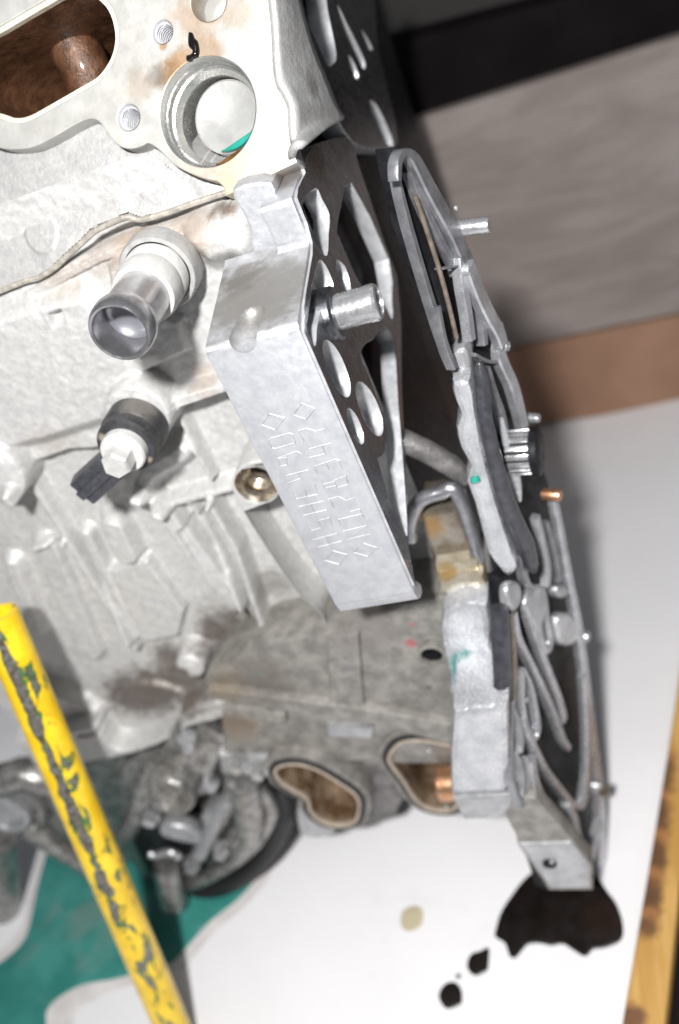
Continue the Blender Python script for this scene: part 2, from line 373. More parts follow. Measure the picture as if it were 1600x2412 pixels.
t = NT("grey_plywood"); mp = t.n('ShaderNodeMapping'); mp.inputs['Scale'].default_value = (1, 1, 3.5); t.L(t.pos, mp.inputs[0])
g = t.noise(9, 6, 0.6, mp.outputs[0], dist=0.6); c = t.mix(t.rng(g, 0.3, 0.7), (0.195, 0.160, 0.146), (0.27, 0.232, 0.215))
c = t.mix(t.math('MULTIPLY', t.rng(t.noise(11, 3), 0.62, 0.75), 0.55), c, (0.2, 0.15, 0.11)); t.base(c); t.set(Roughness=0.7); t.bump(g, 0.001); M_ply = t.m
t = NT("brown_board"); g = t.noise(8, 5, 0.6, mp and None, dist=0.4); c = t.mix(t.rng(g, 0.3, 0.7), (0.25, 0.135, 0.085), (0.33, 0.185, 0.12)); t.base(c); t.set(Roughness=0.65); M_brownb = t.m
M_nearblack = plain("near_black_matte", (0.008, 0.006, 0.0065), 0.8, 0, 0.3, 12)
M_nearblack.node_tree.nodes["Principled BSDF"].inputs["Specular IOR Level"].default_value = 0.08
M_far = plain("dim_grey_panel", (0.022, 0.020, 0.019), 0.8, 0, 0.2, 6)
yb = FG.hit((1425, 978))[1]
def panel(name, px, y, mat, t, **kw):
    fr = FY(y); return prism(name, fr, px, mat, t=t, bevel=0.002, **kw)
def vpanel(name, pa, pb, pc, pd, y, mat, t, x0=-0.9, x1=1.3, **kw):   # horizontal board: lower edge through pa-pb, upper through pc-pd
    fr = FY(y); a, b, c_, d = [np.array(fr.uv(p)) for p in (pa, pb, pc, pd)]
    ex = lambda p, q, x: (x, p[1] + (q[1] - p[1]) * (x - p[0]) / (q[0] - p[0]))
    return prism(name, fr, [ex(a, b, x0), ex(a, b, x1), ex(c_, d, x1), ex(c_, d, x0)], mat, px=False, t=t, bevel=0.002, **kw)
brown = vpanel("wooden_board", (1250, 1003), (1600, 957), (1190, 822), (1600, 738), yb, M_brownb, 0.03, label="brown board standing on the white floor below the grey plywood", cat="board")
vpanel("plywood_sheet", (1190, 822), (1600, 738), (960, 290), (1600, 88), yb - 0.02, M_ply, 0.018, label="weathered grey plywood sheet with dark stains behind the engine", cat="plywood")
vpanel("timber_beam", (960, 300), (1600, 98), (1000, 84), (1330, -2), yb + 0.03, M_nearblack, 0.05, label="near-black timber beam above the grey plywood sheet", cat="beam")
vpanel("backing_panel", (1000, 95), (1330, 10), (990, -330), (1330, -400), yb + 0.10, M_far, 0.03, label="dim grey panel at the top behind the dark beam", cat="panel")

# ------------------------------------------------------------------ puddles and drops on the floor
def puddle(name, pts, mat, h=0.0016, rim=0.004, lift=0.001, **kw):
    o = [FG.uv(p) for p in smooth(pts, 5)]; i1 = inset(o, rim * 0.35); i2 = inset(o, rim); n = len(o)
    v = [FG.at(*p, lift) for p in o] + [FG.at(*p, lift + h * 0.7) for p in i1] + [FG.at(*p, lift + h) for p in i2]
    f = [(k * n + j, k * n + (j + 1) % n, (k + 1) * n + (j + 1) % n, (k + 1) * n + j) for k in range(2) for j in range(n)] + [tuple(range(2 * n, 3 * n))]
    bm = bmesh.new(); bm.from_mesh(data(v, f)); bmesh.ops.recalc_face_normals(bm, faces=bm.faces)
    if sum(fc.normal.z for fc in bm.faces) < 0: bmesh.ops.reverse_faces(bm, faces=bm.faces)
    bmesh.ops.triangulate(bm, faces=[fc for fc in bm.faces if len(fc.verts) > 4])
    me = bpy.data.meshes.new("m"); bm.to_mesh(me); bm.free()
    return link(name, me, mat, base=True, smooth_ang=50, **kw)
K6 = lambda pts: crop(pts, 900, 1900, 2.24)
puddle("oil_puddle", K6([(800, 345), (740, 400), (680, 480), (630, 560), (605, 640), (600, 690), (650, 725), (675, 790), (705, 803), (735, 770), (770, 735), (830, 725), (900, 738), (960, 730), (1010, 760), (1075, 795), (1115, 760), (1190, 748), (1265, 705), (1272, 620), (1240, 520), (1190, 450), (1150, 390), (1080, 300), (950, 270), (860, 300)]),
       M_oilp, h=.0007, rim=.0025, label="large black oil puddle under the lower tip of the engine", cat="oil puddle")
puddle("oil_drop", K6([(555, 748), (568, 760), (565, 820), (555, 870), (500, 895), (460, 870), (452, 825), (475, 780), (520, 765)]), M_oilp, h=.0007, rim=.002, label="teardrop-shaped black oil drop, the one nearest the large puddle", cat="oil drop", group="oil drops on the white floor")
puddle("oil_drop", K6([(355, 930), (395, 935), (420, 970), (425, 1010), (415, 1050), (350, 1070), (318, 1045), (302, 1000), (320, 955)]), M_oilp, h=.0007, rim=.002, label="round black oil drop lowest on the white floor, farthest from the puddle", cat="oil drop", group="oil drops on the white floor")
puddle("oil_drop", K6([(395, 890), (412, 885), (418, 900), (405, 912), (393, 902)]), M_oilp, h=.0005, rim=.001, label="tiny black oil speck between the two larger drops", cat="oil drop", group="oil drops on the white floor")
M_tan = plain("tan_fluid_stain", (0.50, 0.44, 0.30), 0.35, 0, 0.08, 40)
puddle("fluid_spot", K6([(100, 600), (112, 555), (150, 530), (190, 528), (215, 550), (218, 600), (200, 640), (150, 662), (115, 650)]), M_tan, h=.0005, rim=.003, label="pale tan round fluid spot drying on the white floor", cat="stain")
green = [(640, 2010), (620, 2038), (602, 2074), (558, 2123), (491, 2177), (428, 2248), (393, 2275), (277, 2306), (200, 2320), (147, 2346), (112, 2382), (95, 2440), (-60, 2460), (-60, 2310), (0, 2270), (50, 2226), (72, 2177), (100, 2050), (150, 1960), (350, 1930), (560, 1930)]
t = NT("coolant_on_board"); c = t.mix(t.rng(t.noise(22, 4), 0.35, 0.7), (0.03, 0.19, 0.165), (0.06, 0.27, 0.235))
c = t.mix(t.math('MULTIPLY', t.rng(t.noise(14, 4), 0.54, 0.72), 0.28), c, (0.33, 0.30, 0.27)); t.base(c); t.set(Roughness=0.12); M_cool_floor = t.m
M_margin = plain("dried_coolant_margin", (0.64, 0.61, 0.60), 0.5, 0, 0.1, 60)
gm = puddle("coolant_puddle", [(660, 2000), (640, 2055), (625, 2085), (575, 2140), (505, 2200), (440, 2275), (395, 2292), (290, 2330), (225, 2355), (180, 2385), (150, 2440), (-60, 2475), (-60, 2290), (-20, 2262), (40, 2205), (62, 2160), (85, 2050), (140, 1950), (350, 1915), (560, 1915)], M_margin, h=.0004, rim=.003, lift=.0005, label="green coolant puddle with a brown dried margin under the engine", cat="coolant puddle")
g2 = puddle("coolant", green, M_cool_floor, h=.0010, rim=.004, lift=.0010); g2.parent = gm; g2.location = Vector(WLOC[g2.name] - WLOC[gm.name])

# wooden strip at the right edge
t = NT("yellow_wood"); mp = t.n('ShaderNodeMapping'); mp.inputs['Scale'].default_value = (30, 4, 4); mp.inputs['Rotation'].default_value = (0, 0, .25); t.L(t.pos, mp.inputs[0])
c = t.mix(t.rng(t.noise(3, 5, .6, mp.outputs[0]), 0.3, 0.7), (0.46, 0.25, 0.065), (0.60, 0.37, 0.12))
for k in range(18):
    q = FZ(FLOOR + .022).hit((1568 - 2.6 * k, 1785 + 23.5 * k)); c = t.mix(t.math('MULTIPLY', t.near(q, .0115, .45, 120), .85), c, (0.11, 0.05, 0.025) if k % 4 else (.34, .15, .055))
q = FZ(FLOOR + .022).hit((1488, 2395)); c = t.mix(t.math('MULTIPLY', t.near(q, .012, .5, 90), .9), c, (0.12, 0.05, 0.025))
t.base(c); t.set(Roughness=0.5); M_wood = t.m
def along(fr, a, b, k): a = np.array(a, float); b = np.array(b, float); return tuple(a + (b - a) * k)
prism("wooden_strip", FZ(FLOOR + 0.022), [(1618, 1450), (1604, 1562), (1570, 1786), (1523, 2071), (1473, 2361), (1452, 2490), (1554, 2490), (1568, 2400), (1604, 2060), (1660, 1700), (1690, 1450)], M_wood, t=0.020, h=0, bevel=0.002, label="yellow wooden strip with charred left edge on the floor at right", cat="wooden strip")

prism("gap_strip", FZ(FLOOR + 0.012), [(1576, 2420), (1612, 2070), (1668, 1720), (1760, 1720), (1760, 2500), (1562, 2500)], M_nearblack, t=0.010, bevel=0.001, label="near-black strip added for the dark gap right of the yellow wooden strip", cat="strip")  # added strip; its near-black colour stands in for the shaded gap
# ------------------------------------------------------------------ yellow pipe leaning across the lower left
t = NT("chipped_yellow_paint"); tc = t.n('ShaderNodeTexCoord').outputs['Object']
mp = t.n('ShaderNodeMapping'); mp.inputs['Scale'].default_value = (1.0, 1.0, 0.45); t.L(tc, mp.inputs[0])
n1 = t.noise(75, 9, 0.66, mp.outputs[0], dist=.6)
sp = t.n('ShaderNodeSeparateXYZ'); t.L(tc, sp.inputs[0])
ang = t.math('ARCTAN2', sp.outputs[1], sp.outputs[0])
def band(a0, w): 
    d = t.math('ABSOLUTE', t.math('SUBTRACT', ang, a0)); return t.rng(d, w, 0.0, 0.0, 1.0)
PIPE_T = t; PIPE_N1 = n1
yel = t.mix(t.rng(t.noise(60, 4), .35, .65), (0.66, 0.42, 0.008), (0.80, 0.54, 0.02))
yel = t.mix(t.math('MULTIPLY', t.rng(t.noise(400, 3), .6, .72), .4), yel, (0.45, 0.2, 0.01))

pa, pb = onY((-8, 1445), 0.030), None
pb = FZ(FLOOR + 0.012).hit((424, 2460))
ax = pb - pa; Lp = np.linalg.norm(ax); ax /= Lp; rp = 0.0125
zax = Vector(ax); q = zax.to_track_quat('Z', 'Y')
Rq = np.array(q.to_matrix()); cdir = (C - (pa + pb) / 2) @ Rq; a_cam = math.atan2(cdir[1], cdir[0])
side = (R[:, 0]) @ Rq; a_right = math.atan2(side[1], side[0]); sgn = 1 if ((a_right - a_cam + math.pi) % (2 * math.pi) - math.pi) > 0 else -1
# bare strip on the left of the visible half, ragged
wear = t.math('MULTIPLY', band(((a_cam - sgn * 0.36 + math.pi) % (2 * math.pi)) - math.pi, 0.42), 1.0)
zc = sp.outputs[2]; upper = t.rng(zc, -0.06, 0.10, 1.0, 0.12)     # worn more towards the top end
worn = t.math('ADD', t.math('MULTIPLY', wear, t.math('MULTIPLY', upper, 0.215)), n1)
w2 = t.math('MULTIPLY', band(((a_cam + sgn * 0.15 + math.pi) % (2 * math.pi)) - math.pi, 1.1), 0.105)
worn = t.math('ADD', worn, w2)
gr = t.rng(worn, 0.608, 0.622); bare = t.rng(worn, 0.64, 0.665)
c = t.mix(gr, yel, (0.03, 0.13, 0.03)); c = t.mix(bare, c, t.mix(t.rng(t.noise(300, 4), .35, .65), (0.10, 0.08, 0.06), (0.25, 0.235, 0.22)))
t.base(c); t.set(Roughness=0.28, Metallic=t.math('MULTIPLY', bare, 0.5), Coat_Weight=0.3, Coat_Roughness=0.1); t.bump(t.math('SUBTRACT', 1.0, gr), 0.0004); M_yellow = t.m
prof = [(rp * .86, 0), (rp, .001), (rp, Lp), (rp * .86, Lp + .001)]
me = lathe_mesh((0, 0, -Lp / 2), (0, 0, 1), [(rp * .72, .012), (rp * .78, 0), (rp * .97, 0.0), (rp, .0012), (rp, Lp)], 40)
pipe = bpy.data.objects.new("steel_pipe", me); COL.objects.link(pipe); me.materials.append(M_yellow)
me.polygons.foreach_set('use_smooth', [True] * len(me.polygons)); me.set_sharp_from_angle(angle=math.radians(40))
pipe.rotation_euler = q.to_euler(); pipe.location = (pa + pb) / 2
pipe['label'] = "chipped yellow painted pipe with green undercoat leaning beside the engine block"; pipe['category'] = "pipe"

# ================================================================== THE ENGINE
engine = empty("engine", (-0.08, 0.14, FLOOR), "bare aluminium car engine with intake ports, coolant pipe and timing cover", "engine")

# ------------------------------------------------------------------ engine block side wall
cv = Canvas(WALL, -0.34, 0.012, -0.01, 0.425, 0.0007)
H = cv
H.H += 0.0013 * vnoise(H.U, H.V, 0.03, 1) + 0.0006 * vnoise(H.U, H.V, 0.011, 2)
up = [(-120, 720), (0, 690), (150, 622), (250, 575), (330, 545), (560, 465), (640, 470), (640, 880), (545, 905), (470, 920), (410, 942), (398, 1000), (330, 1050), (230, 1056), (165, 1060), (55, 1098), (0, 1125), (-120, 1150)]
H.poly(up, 0.010, 0.0016)
H.poly([(-60, 760), (60, 720), (190, 690), (270, 760), (300, 870), (250, 1000), (120, 1040), (-60, 1090)], 0.019, 0.009)
H.poly([(205, 790), (330, 720), (420, 760), (440, 830), (300, 900), (230, 900)], 0.016, .003)
H.disc((-22, 1130), 82, 0.028, .0015, .004)
H.disc((322, 985), 82, 0.030, .0012, .002)
H.disc((388, 640), 74, 0.022, .0015)
H.poly([(250, 640), (330, 560), (420, 560), (410, 700), (330, 760), (270, 740)], 0.018, .004)
H.poly(smooth([(430, 545), (470, 515), (540, 500), (600, 520), (600, 640), (545, 628), (490, 642), (450, 612), (422, 580)], 3), 0.025, .012, rnd=.004)
H.poly([(60, 690), (150, 640), (250, 590), (330, 560), (560, 478), (562, 502), (430, 552), (330, 590), (240, 618), (150, 665), (70, 715)], 0.0125, .0010)
H.poly([(350, 960), (420, 930), (560, 890), (640, 880), (640, 930), (545, 925), (430, 965), (400, 1000)], 0.020, .003)
H.poly([(150, 700), (175, 690), (182, 715), (160, 725)], 0.013, .002, 'set')
L_ = H.line
L_([(64, 1100), (140, 1230), (320, 1520)], 13, .006, .003)
L_([(205, 1255), (320, 1490)], 16, .005, .003)
L_([(110, 1290), (215, 1530)], 34, .004, .004)
L_([(385, 1190), (555, 1425)], 26, .007, .004)
L_([(420, 960), (500, 1120)], 9, .006, .0025)
L_([(500, 1180), (560, 1280), (640, 1515)], 11, .009, .0025)
L_([(455, 1180), (620, 1500)], 8, .004, .003)
L_([(330, 1150), (400, 1180), (560, 1140)], 14, .006, .004)
L_([(90, 1275), (160, 1258)], 6, .003, .002)
L_([(270, 1240), (300, 1300)], 34, .007, .005)
L_([(30, 1330), (90, 1480)], 24, .005, .006)
L_([(330, 1150), (350, 1110), (430, 1060)], 28, .006, .006)
H.poly([(255, 1345), (345, 1320), (435, 1440), (420, 1500), (335, 1515)], 0.008, .002)
H.poly([(430, 1225), (490, 1190), (610, 1400), (620, 1480), (560, 1450)], -0.004, .002, 'add')
H.poly([(-120, 1540), (200, 1660), (320, 1730), (280, 1760), (100, 1790), (-120, 1800)], 0.010, .008)
H.disc((446, 1578), 38, 0.020, .002, .003); H.disc((440, 1566), 14, 0.012, .001, mode='set')
H.disc((738, 1515), 36, 0.022, .002, .003); H.disc((730, 1505), 13, 0.014, .001, mode='set')
H.poly(smooth([(-120, 1760), (60, 1745), (180, 1718), (268, 1705), (312, 1735), (380, 1712), (446, 1672), (531, 1651), (530, 1690), (446, 1713), (357, 1762), (200, 1798), (-120, 1840)], 3), 0.022, .0018)
L_([(190, 1725), (262, 1712), (310, 1742), (446, 1682), (520, 1660)], 4, -.004, .0012, .022)
H.poly(smooth([(255, 1640), (330, 1600), (430, 1620), (440, 1660), (340, 1705), (285, 1700)], 3), 0.004, .003, 'set')
H.H += 0.0006 * vnoise(H.U, H.V, 0.006, 3) + 0.0004 * vnoise(H.U, H.V, 0.0028, 4)
block = link("engine_block", H.mesh(~behind_flange(H, FLG, -.004), 0.0), M_block, engine, smooth_ang=0)
block.data.polygons.foreach_set('use_smooth', [True] * len(block.data.polygons))
# solid body behind the wall
def box(name, x0, x1, y0, y1, z0, z1, mat, parent, b=0.003, **kw):
    bm = bmesh.new(); bmesh.ops.create_cube(bm, size=1)
    for v in bm.verts: v.co = (x0 + (v.co.x + .5) * (x1 - x0), y0 + (v.co.y + .5) * (y1 - y0), z0 + (v.co.z + .5) * (z1 - z0))
    if b: bmesh.ops.bevel(bm, geom=bm.edges[:], offset=b, segments=2, profile=.5, affect='EDGES')
    me = bpy.data.meshes.new("m"); bm.to_mesh(me); bm.free(); return link(name, me, mat, parent, **kw)
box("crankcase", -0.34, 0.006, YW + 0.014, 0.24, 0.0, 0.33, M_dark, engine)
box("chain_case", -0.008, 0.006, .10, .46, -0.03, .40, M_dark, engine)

# ------------------------------------------------------------------ cylinder head: side wall and intake face
HEADY = 0.080
HW = FY(HEADY)
hc = Canvas(HW, -0.26, 0.02, 0.33, 0.56, 0.0007)
hc.H += 0.0085 + 0.0012 * vnoise(hc.U, hc.V, 0.03, 11) + .0005 * vnoise(hc.U, hc.V, .01, 12)
hc.disc((337, 434), 80, 0.0135, .0012, .002)
hc.disc((50, 596), 46, 0.020, .0012, .0015)
hc.poly([(20, 570), (110, 540), (180, 560), (150, 610), (90, 640)], 0.012, .006)
hc.poly(smooth([(-60, 330), (60, 340), (120, 400), (60, 450), (-60, 470)], 3), 0.014, .006)
hc.line([(0, 450), (60, 430), (110, 470)], 14, .006, .004)
hc.poly(smooth([(-60, 480), (40, 480), (100, 500), (60, 540), (0, 545), (-60, 560)], 3), -0.006, .005, 'add')
hc.line([(110, 370), (200, 420), (260, 470)], 30, .004, .008)
hc.line([(330, 350), (420, 400), (480, 450)], 20, .004, .004)
hc.H += 0.0005 * vnoise(hc.U, hc.V, 0.005, 13)
cap = HEADY - (FLG.o[1] + (hc.V - FLG.o[2]) * (EN[2] / -EN[1])) - 0.010          # stay behind the intake face
hc.H = np.where(hc.H > cap - .004, cap - .004 + .004 * np.tanh((hc.H - cap + .004) / .02), hc.H)
hpoly = [(-200, 200), (600, 200), (610, 400), (545, 440), (530, 470), (494, 466), (471, 470), (383, 500), (333, 513), (299, 506), (249, 525), (214, 542), (191, 565), (161, 592), (126, 626), (88, 651), (61, 657), (0, 682), (-200, 760)]
mask = (sdist(hc.U, hc.V, [HW.uv(p) for p in hpoly]) > 0) & ~behind_flange(hc, FLG, .006)
# the wall stays behind the intake face
fy = []
head = link("cylinder_head", hc.mesh(mask, -0.05), M_head, engine, smooth_ang=0)
head.data.polygons.foreach_set('use_smooth', [True] * len(head.data.polygons)); head.data.set_sharp_from_angle(angle=math.radians(60))

K1 = lambda pts: crop(pts, 0, 0, 3.136)
port = smooth([(-110, 150), (-60, 95), (0, 62), (50, 32), (105, 0), (150, -24), (205, -30), (245, -6), (268, 28), (279, 75), (276, 115), (262, 152), (235, 188), (200, 210), (120, 256), (70, 283), (35, 289), (5, 280), (-60, 260), (-110, 220)], 3)
ccen, crad = np.array(FLG.uv((488, 264))), FLG.px((488, 264), 124)
th = [((383, 75), 25), ((303, 277), 28)]
thr = [(np.array(FLG.uv(p)), FLG.px(p, r * 1.06)) for p, r in th]
bc, br = np.array(FLG.uv((492, 2))), FLG.px((492, 2), 46)
uvp = lambda pts: [FLG.uv(p) for p in pts]
fl_ob = prism("intake_face", FLG, uvp(flout), M_flange, head, px=False, t=0.012, bevel=0.0006,
      holes=[uvp(port), circle(ccen, crad, n=64)] + [circle(c_, r_, n=28) for c_, r_ in thr] + [circle(bc, br, n=32)])
# recessed white seat round the port
def ring_wall(fr, pts, h0, h1, inner=None):
    n = len(pts); v = [fr.at(*p, h0) for p in pts] + [fr.at(*p, h1) for p in (inner or pts)]
    return data(v, [(j, (j + 1) % n, n + (j + 1) % n, n + j) for j in range(n)])
pu = uvp(port); 
link("port_lip", join([ring_wall(FLG, inset(pu, -.0004), -.0012, -.0012, inset(pu, .0022)), ring_wall(FLG, inset(pu, .0022), -.0012, -.004)]), metal("port_lip_metal", (0.6, .54, .42), (0.72, .66, .54), .3, (.3, .5), 200, 900, .0001, .5, speckcol=(.2, .12, .05)), head, smooth_ang=30)
pin_ = inset(pu, .0022); cpt = np.mean(pu, 0)
rows = []
for k, (h, s, sh) in enumerate([(-.004, 1, 0), (-.015, .97, 0), (-.03, .93, .002), (-.05, .86, .004), (-.075, .7, .006), (-.10, .45, .008), (-.11, .05, .008)]):
    rows.append([FLG.at(*(cpt + (np.array(p) - cpt) * s + np.array((-sh, sh))), h) for p in pin_])
n = len(pin_); vv = [p for r in rows for p in r]
ff = [(k * n + j, k * n + (j + 1) % n, (k + 1) * n + (j + 1) % n, (k + 1) * n + j) for k in range(len(rows) - 1) for j in range(n)]
link("intake_port", data(vv, ff), M_brownport, head, smooth_ang=60, label="deep intake port coated in brown oil")
# rounded divider inside the port
dv = [FLG.hit((70, -30), -.046), FLG.hit((125, 40), -.045), FLG.hit((170, 105), -.044), FLG.hit((205, 170), -.047), FLG.hit((235, 250), -.054)]
tube("port_divider", smooth(dv, 4, False), [.0125] * 17, M_brownport, head, n=20, smooth_ang=60)
# coolant bore: stepped rings and a bright floor
M_bore = metal("machined_bore", (0.50, 0.50, 0.485), (0.60, 0.595, 0.575), 0.85, (0.2, 0.34), 120, 1400, 0.00004, .1)
o_c = FLG.at(*ccen, 0); ax_c = FLG.n
lathe("coolant_bore", o_c, ax_c, [(crad * 1.0, 0.0), (crad * .985, -.002), (crad * .985, -.005), (crad * .95, -.0055), (crad * .95, -.009), (crad * .90, -.0095), (crad * .82, -.013), (crad * .81, -.034), (crad * .01, -.036)], M_bore, head, n=64, cap0=False, cap1=False, smooth_ang=20)
M_plug = metal("plug_disc", (0.56, .557, .54), (0.66, .652, .63), .7, (.24, .34), 30, 1400, .00005)
ctr2 = ccen + np.array((crad * .10, crad * .06))
lathe("core_plug", FLG.at(*ctr2, -.016), ax_c, [(crad * .70, -.012), (crad * .70, -.0005), (crad * .66, 0), (crad * .3, -.0008), (crad * .01, -.001)], M_plug, head, n=56, cap0=False, smooth_ang=30)
def pool(name, mat, cc, r, h, cut, parent):
    # lens of liquid lying in the lower side of a bore
    dn = np.array((0.25, -1.0)); dn /= np.linalg.norm(dn); sd = np.array((-dn[1], dn[0])); pts = []
    a0 = math.acos(cut)
    for i in range(25):
        a = -a0 + 2 * a0 * i / 24; pts.append(cc + r * (dn * math.cos(a) + sd * math.sin(a)))
    return prism(name, FLG, [tuple(p) for p in pts], mat, parent, px=False, t=.003, h=h, bevel=.0008)
M_amberoil = plain("brown_coolant_residue", (0.09, 0.045, 0.014), 0.12, 0, .4, 160, 0, .5)
pool("coolant_residue", M_amberoil, ccen, crad * .90, -.0075, .87, head)
pool("coolant_pool", M_coolant, ctr2, crad * .68, -.0135, .80, head)
# threaded holes
M_thread = metal("thread", (0.55, .55, .57), (0.68, .68, .70), .35, (.2, .34), 300, 2500, .00003)
for c_, r_ in thr:
    pr = [(r_, 0), (r_ * .93, -.0012)]
    for k in range(9): pr += [(r_ * .93, -.0016 - k * .0016), (r_ * .80, -.0024 - k * .0016)]
    pr += [(r_ * .8, -.05), (.0002, -.052)]
    lathe("threaded_hole", FLG.at(*c_, 0), FLG.n, pr, M_thread, head, n=30, cap0=False, cap1=False, smooth_ang=15)
lathe("bolt_bore", FLG.at(*bc, 0), FLG.n, [(br, 0), (br * .96, -.002), (br * .96, -.012), (br * .6, -.016), (br * .3, -.017), (.0002, -.018)], M_flange, head, n=36, cap0=False, cap1=False, smooth_ang=25)
# black oil blob above the bore
prism("oil_blob", FLG, smooth(K1([(1385, 238), (1412, 234), (1428, 272), (1452, 300), (1464, 370), (1452, 415), (1422, 424), (1400, 446), (1368, 440), (1372, 402), (1402, 392), (1412, 368), (1382, 328)]), 4), M_oil, head, t=.0034, h=.0017, bevel=.0013, smooth_ang=80, label="wet black oil blob running into the coolant bore")
# end of the head: wavy flank from the intake face back to the end face
l1 = smooth([(626, -120), (630, -30), (632, 0), (638, 60), (641, 120), (643, 160), (650, 200), (665, 225), (678, 258), (679, 300), (685, 340), (697, 374)], 5, False)
l2 = smooth([(662, -120), (682, -30), (694, 10), (708, 60), (723, 105), (738, 145), (754, 182), (768, 218), (783, 256), (797, 284), (764, 308), (712, 352)], 5, False)
rows = []
A = [FLG.hit(p, -.0006) for p in l1]; B = [FX(0.026).hit(p) for p in l2]
print('flank', A[0], A[-1], B[0], B[-1])
bulge = np.array((0.25, -.7, .5))
for k in range(9):
    s = k / 8; rows.append([a * (1 - s) + b * s + bulge * .005 * math.sin(math.pi * s) * (1 - .55 * math.exp(-((i - 36) / 3.0) ** 2)) for i, (a, b) in enumerate(zip(A, B))])
n = len(A); vv = [p for r in rows for p in r]
ff = [(k * n + j, (k + 1) * n + j, (k + 1) * n + j + 1, k * n + j + 1) for k in range(8) for j in range(n - 1)]
M_flank = metal("head_flank", (0.38, 0.376, 0.372), (0.48, 0.475, 0.465), 0.4, (0.36, 0.55), 120, 1100, 0.0003, 0.6, speckcol=(.3, .25, .2), stains=[(FX(.024).hit((720, 210)), .008, GRIME_SHADE, .5, (.4, 1, 1))])  # dark patch puts the shade of the crease into the colour
flank = link("head_flank", data(vv, ff), M_flank, head, smooth_ang=60)
md = flank.modifiers.new("thickness", 'SOLIDIFY'); md.thickness = 0.003; md.offset = -1; md.use_even_offset = False
# head gasket along the seam
seam = [(-120, 735), (0, 686), (61, 662), (92, 654), (130, 630), (165, 597), (197, 569), (220, 547), (252, 530), (299, 512), (333, 518), (383, 505), (471, 474), (540, 452)]
gk = [FY(.0722).hit(p) for p in smooth(seam, 4, False)]
tube("head_gasket", gk, .0014, plain("head_gasket_brown", (0.27, 0.245, 0.215), .6, 0, .3, 300), engine, n=8)

# ------------------------------------------------------------------ mount bracket: folded plate, web with holes, lettering
x0, x1 = -0.0215, 0.0190
prof = [(0, .2185), (0, .3635), (.002, .366), (.050, .3756), (.0575, .3776), (.0585, .372), (.056, .3685), (.010, .3595), (.007, .357), (.007, .2185)]
prof2 = [(.0500, .3752), (.0525, .378), (.051, .3935), (.053, .396), (.080, .3975), (.083, .3945), (.083, .389), (.0575, .388), (.0585, .372)]
bm = bmesh.new()
def plate_piece(pr, xa, xb, bev=.0007):
    b2 = bmesh.new(); va = [b2.verts.new((xa, y, z)) for y, z in pr]; vb = [b2.verts.new((xb, y, z)) for y, z in pr]; n = len(pr)
    b2.faces.new(va); b2.faces.new(vb[::-1])
    for i in range(n): b2.faces.new((va[i], vb[i], vb[(i + 1) % n], va[(i + 1) % n])[::-1])
    bmesh.ops.recalc_face_normals(b2, faces=b2.faces)
    bmesh.ops.bevel(b2, geom=[e for e in b2.edges if e.calc_length() > .012], offset=bev, segments=2, profile=.5, affect='EDGES')
    m = bpy.data.meshes.new("m"); b2.to_mesh(m); b2.free(); return m
xn = FY(.051).hit((616, 506))[0]
LG = Frame((0, .002, .366), (1, 0, 0), (0, .048, .0096))
d0 = LG.hit((606, 716)) + np.array((0, -.0012, .0034)); d1 = FY(0).hit((573, 822)) + np.array((0, -.0034, .0012))
def boolean(me, cut):
    a = bpy.data.objects.new("a", me); b = bpy.data.objects.new("b", cut); COL.objects.link(a); COL.objects.link(b)
    m = a.modifiers.new("b", 'BOOLEAN'); m.operation = 'DIFFERENCE'; m.solver = 'EXACT'; m.object = b
    dg = bpy.context.evaluated_depsgraph_get(); dg.update(); r_ = bpy.data.meshes.new_from_object(a.evaluated_get(dg))
    bpy.data.objects.remove(a); bpy.data.objects.remove(b); return r_
ks = np.linspace(0, 1, 15)
dart = tube_mesh([d0 + (d1 - d0) * k for k in ks], [max(.0064 * math.sqrt(max(1 - (2 * k - 1) ** 4, 0.004)), .0004) for k in ks], 24)
bmd = bmesh.new(); bmd.from_mesh(dart); bmesh.ops.recalc_face_normals(bmd, faces=bmd.faces); bmd.to_mesh(dart); bmd.free()
bracket = link("mount_bracket", join([boolean(plate_piece(prof, x0, x1), dart), plate_piece(prof2, xn, x1 - .0002)]), M_bracket, engine, smooth_ang=40, label="cast mounting bracket with stamped lettering and a web of oval holes")
# bottom lip curled back
lip = [(.0005, .2182), (.0005, .2178), (.002, .2125), (.006, .2095), (.011, .2085), (.013, .211), (.009, .2182)]
link("bracket_lip", plate_piece(lip, x0 + .0005, x1 - .0003, .0003), M_bracket, bracket, smooth_ang=40)
# raised bump on the fold
#bp = [FY(0).hit((585, 800)), np.array((-0.0095, .010, .3655)), np.array((-0.0085, .022, .3685))]

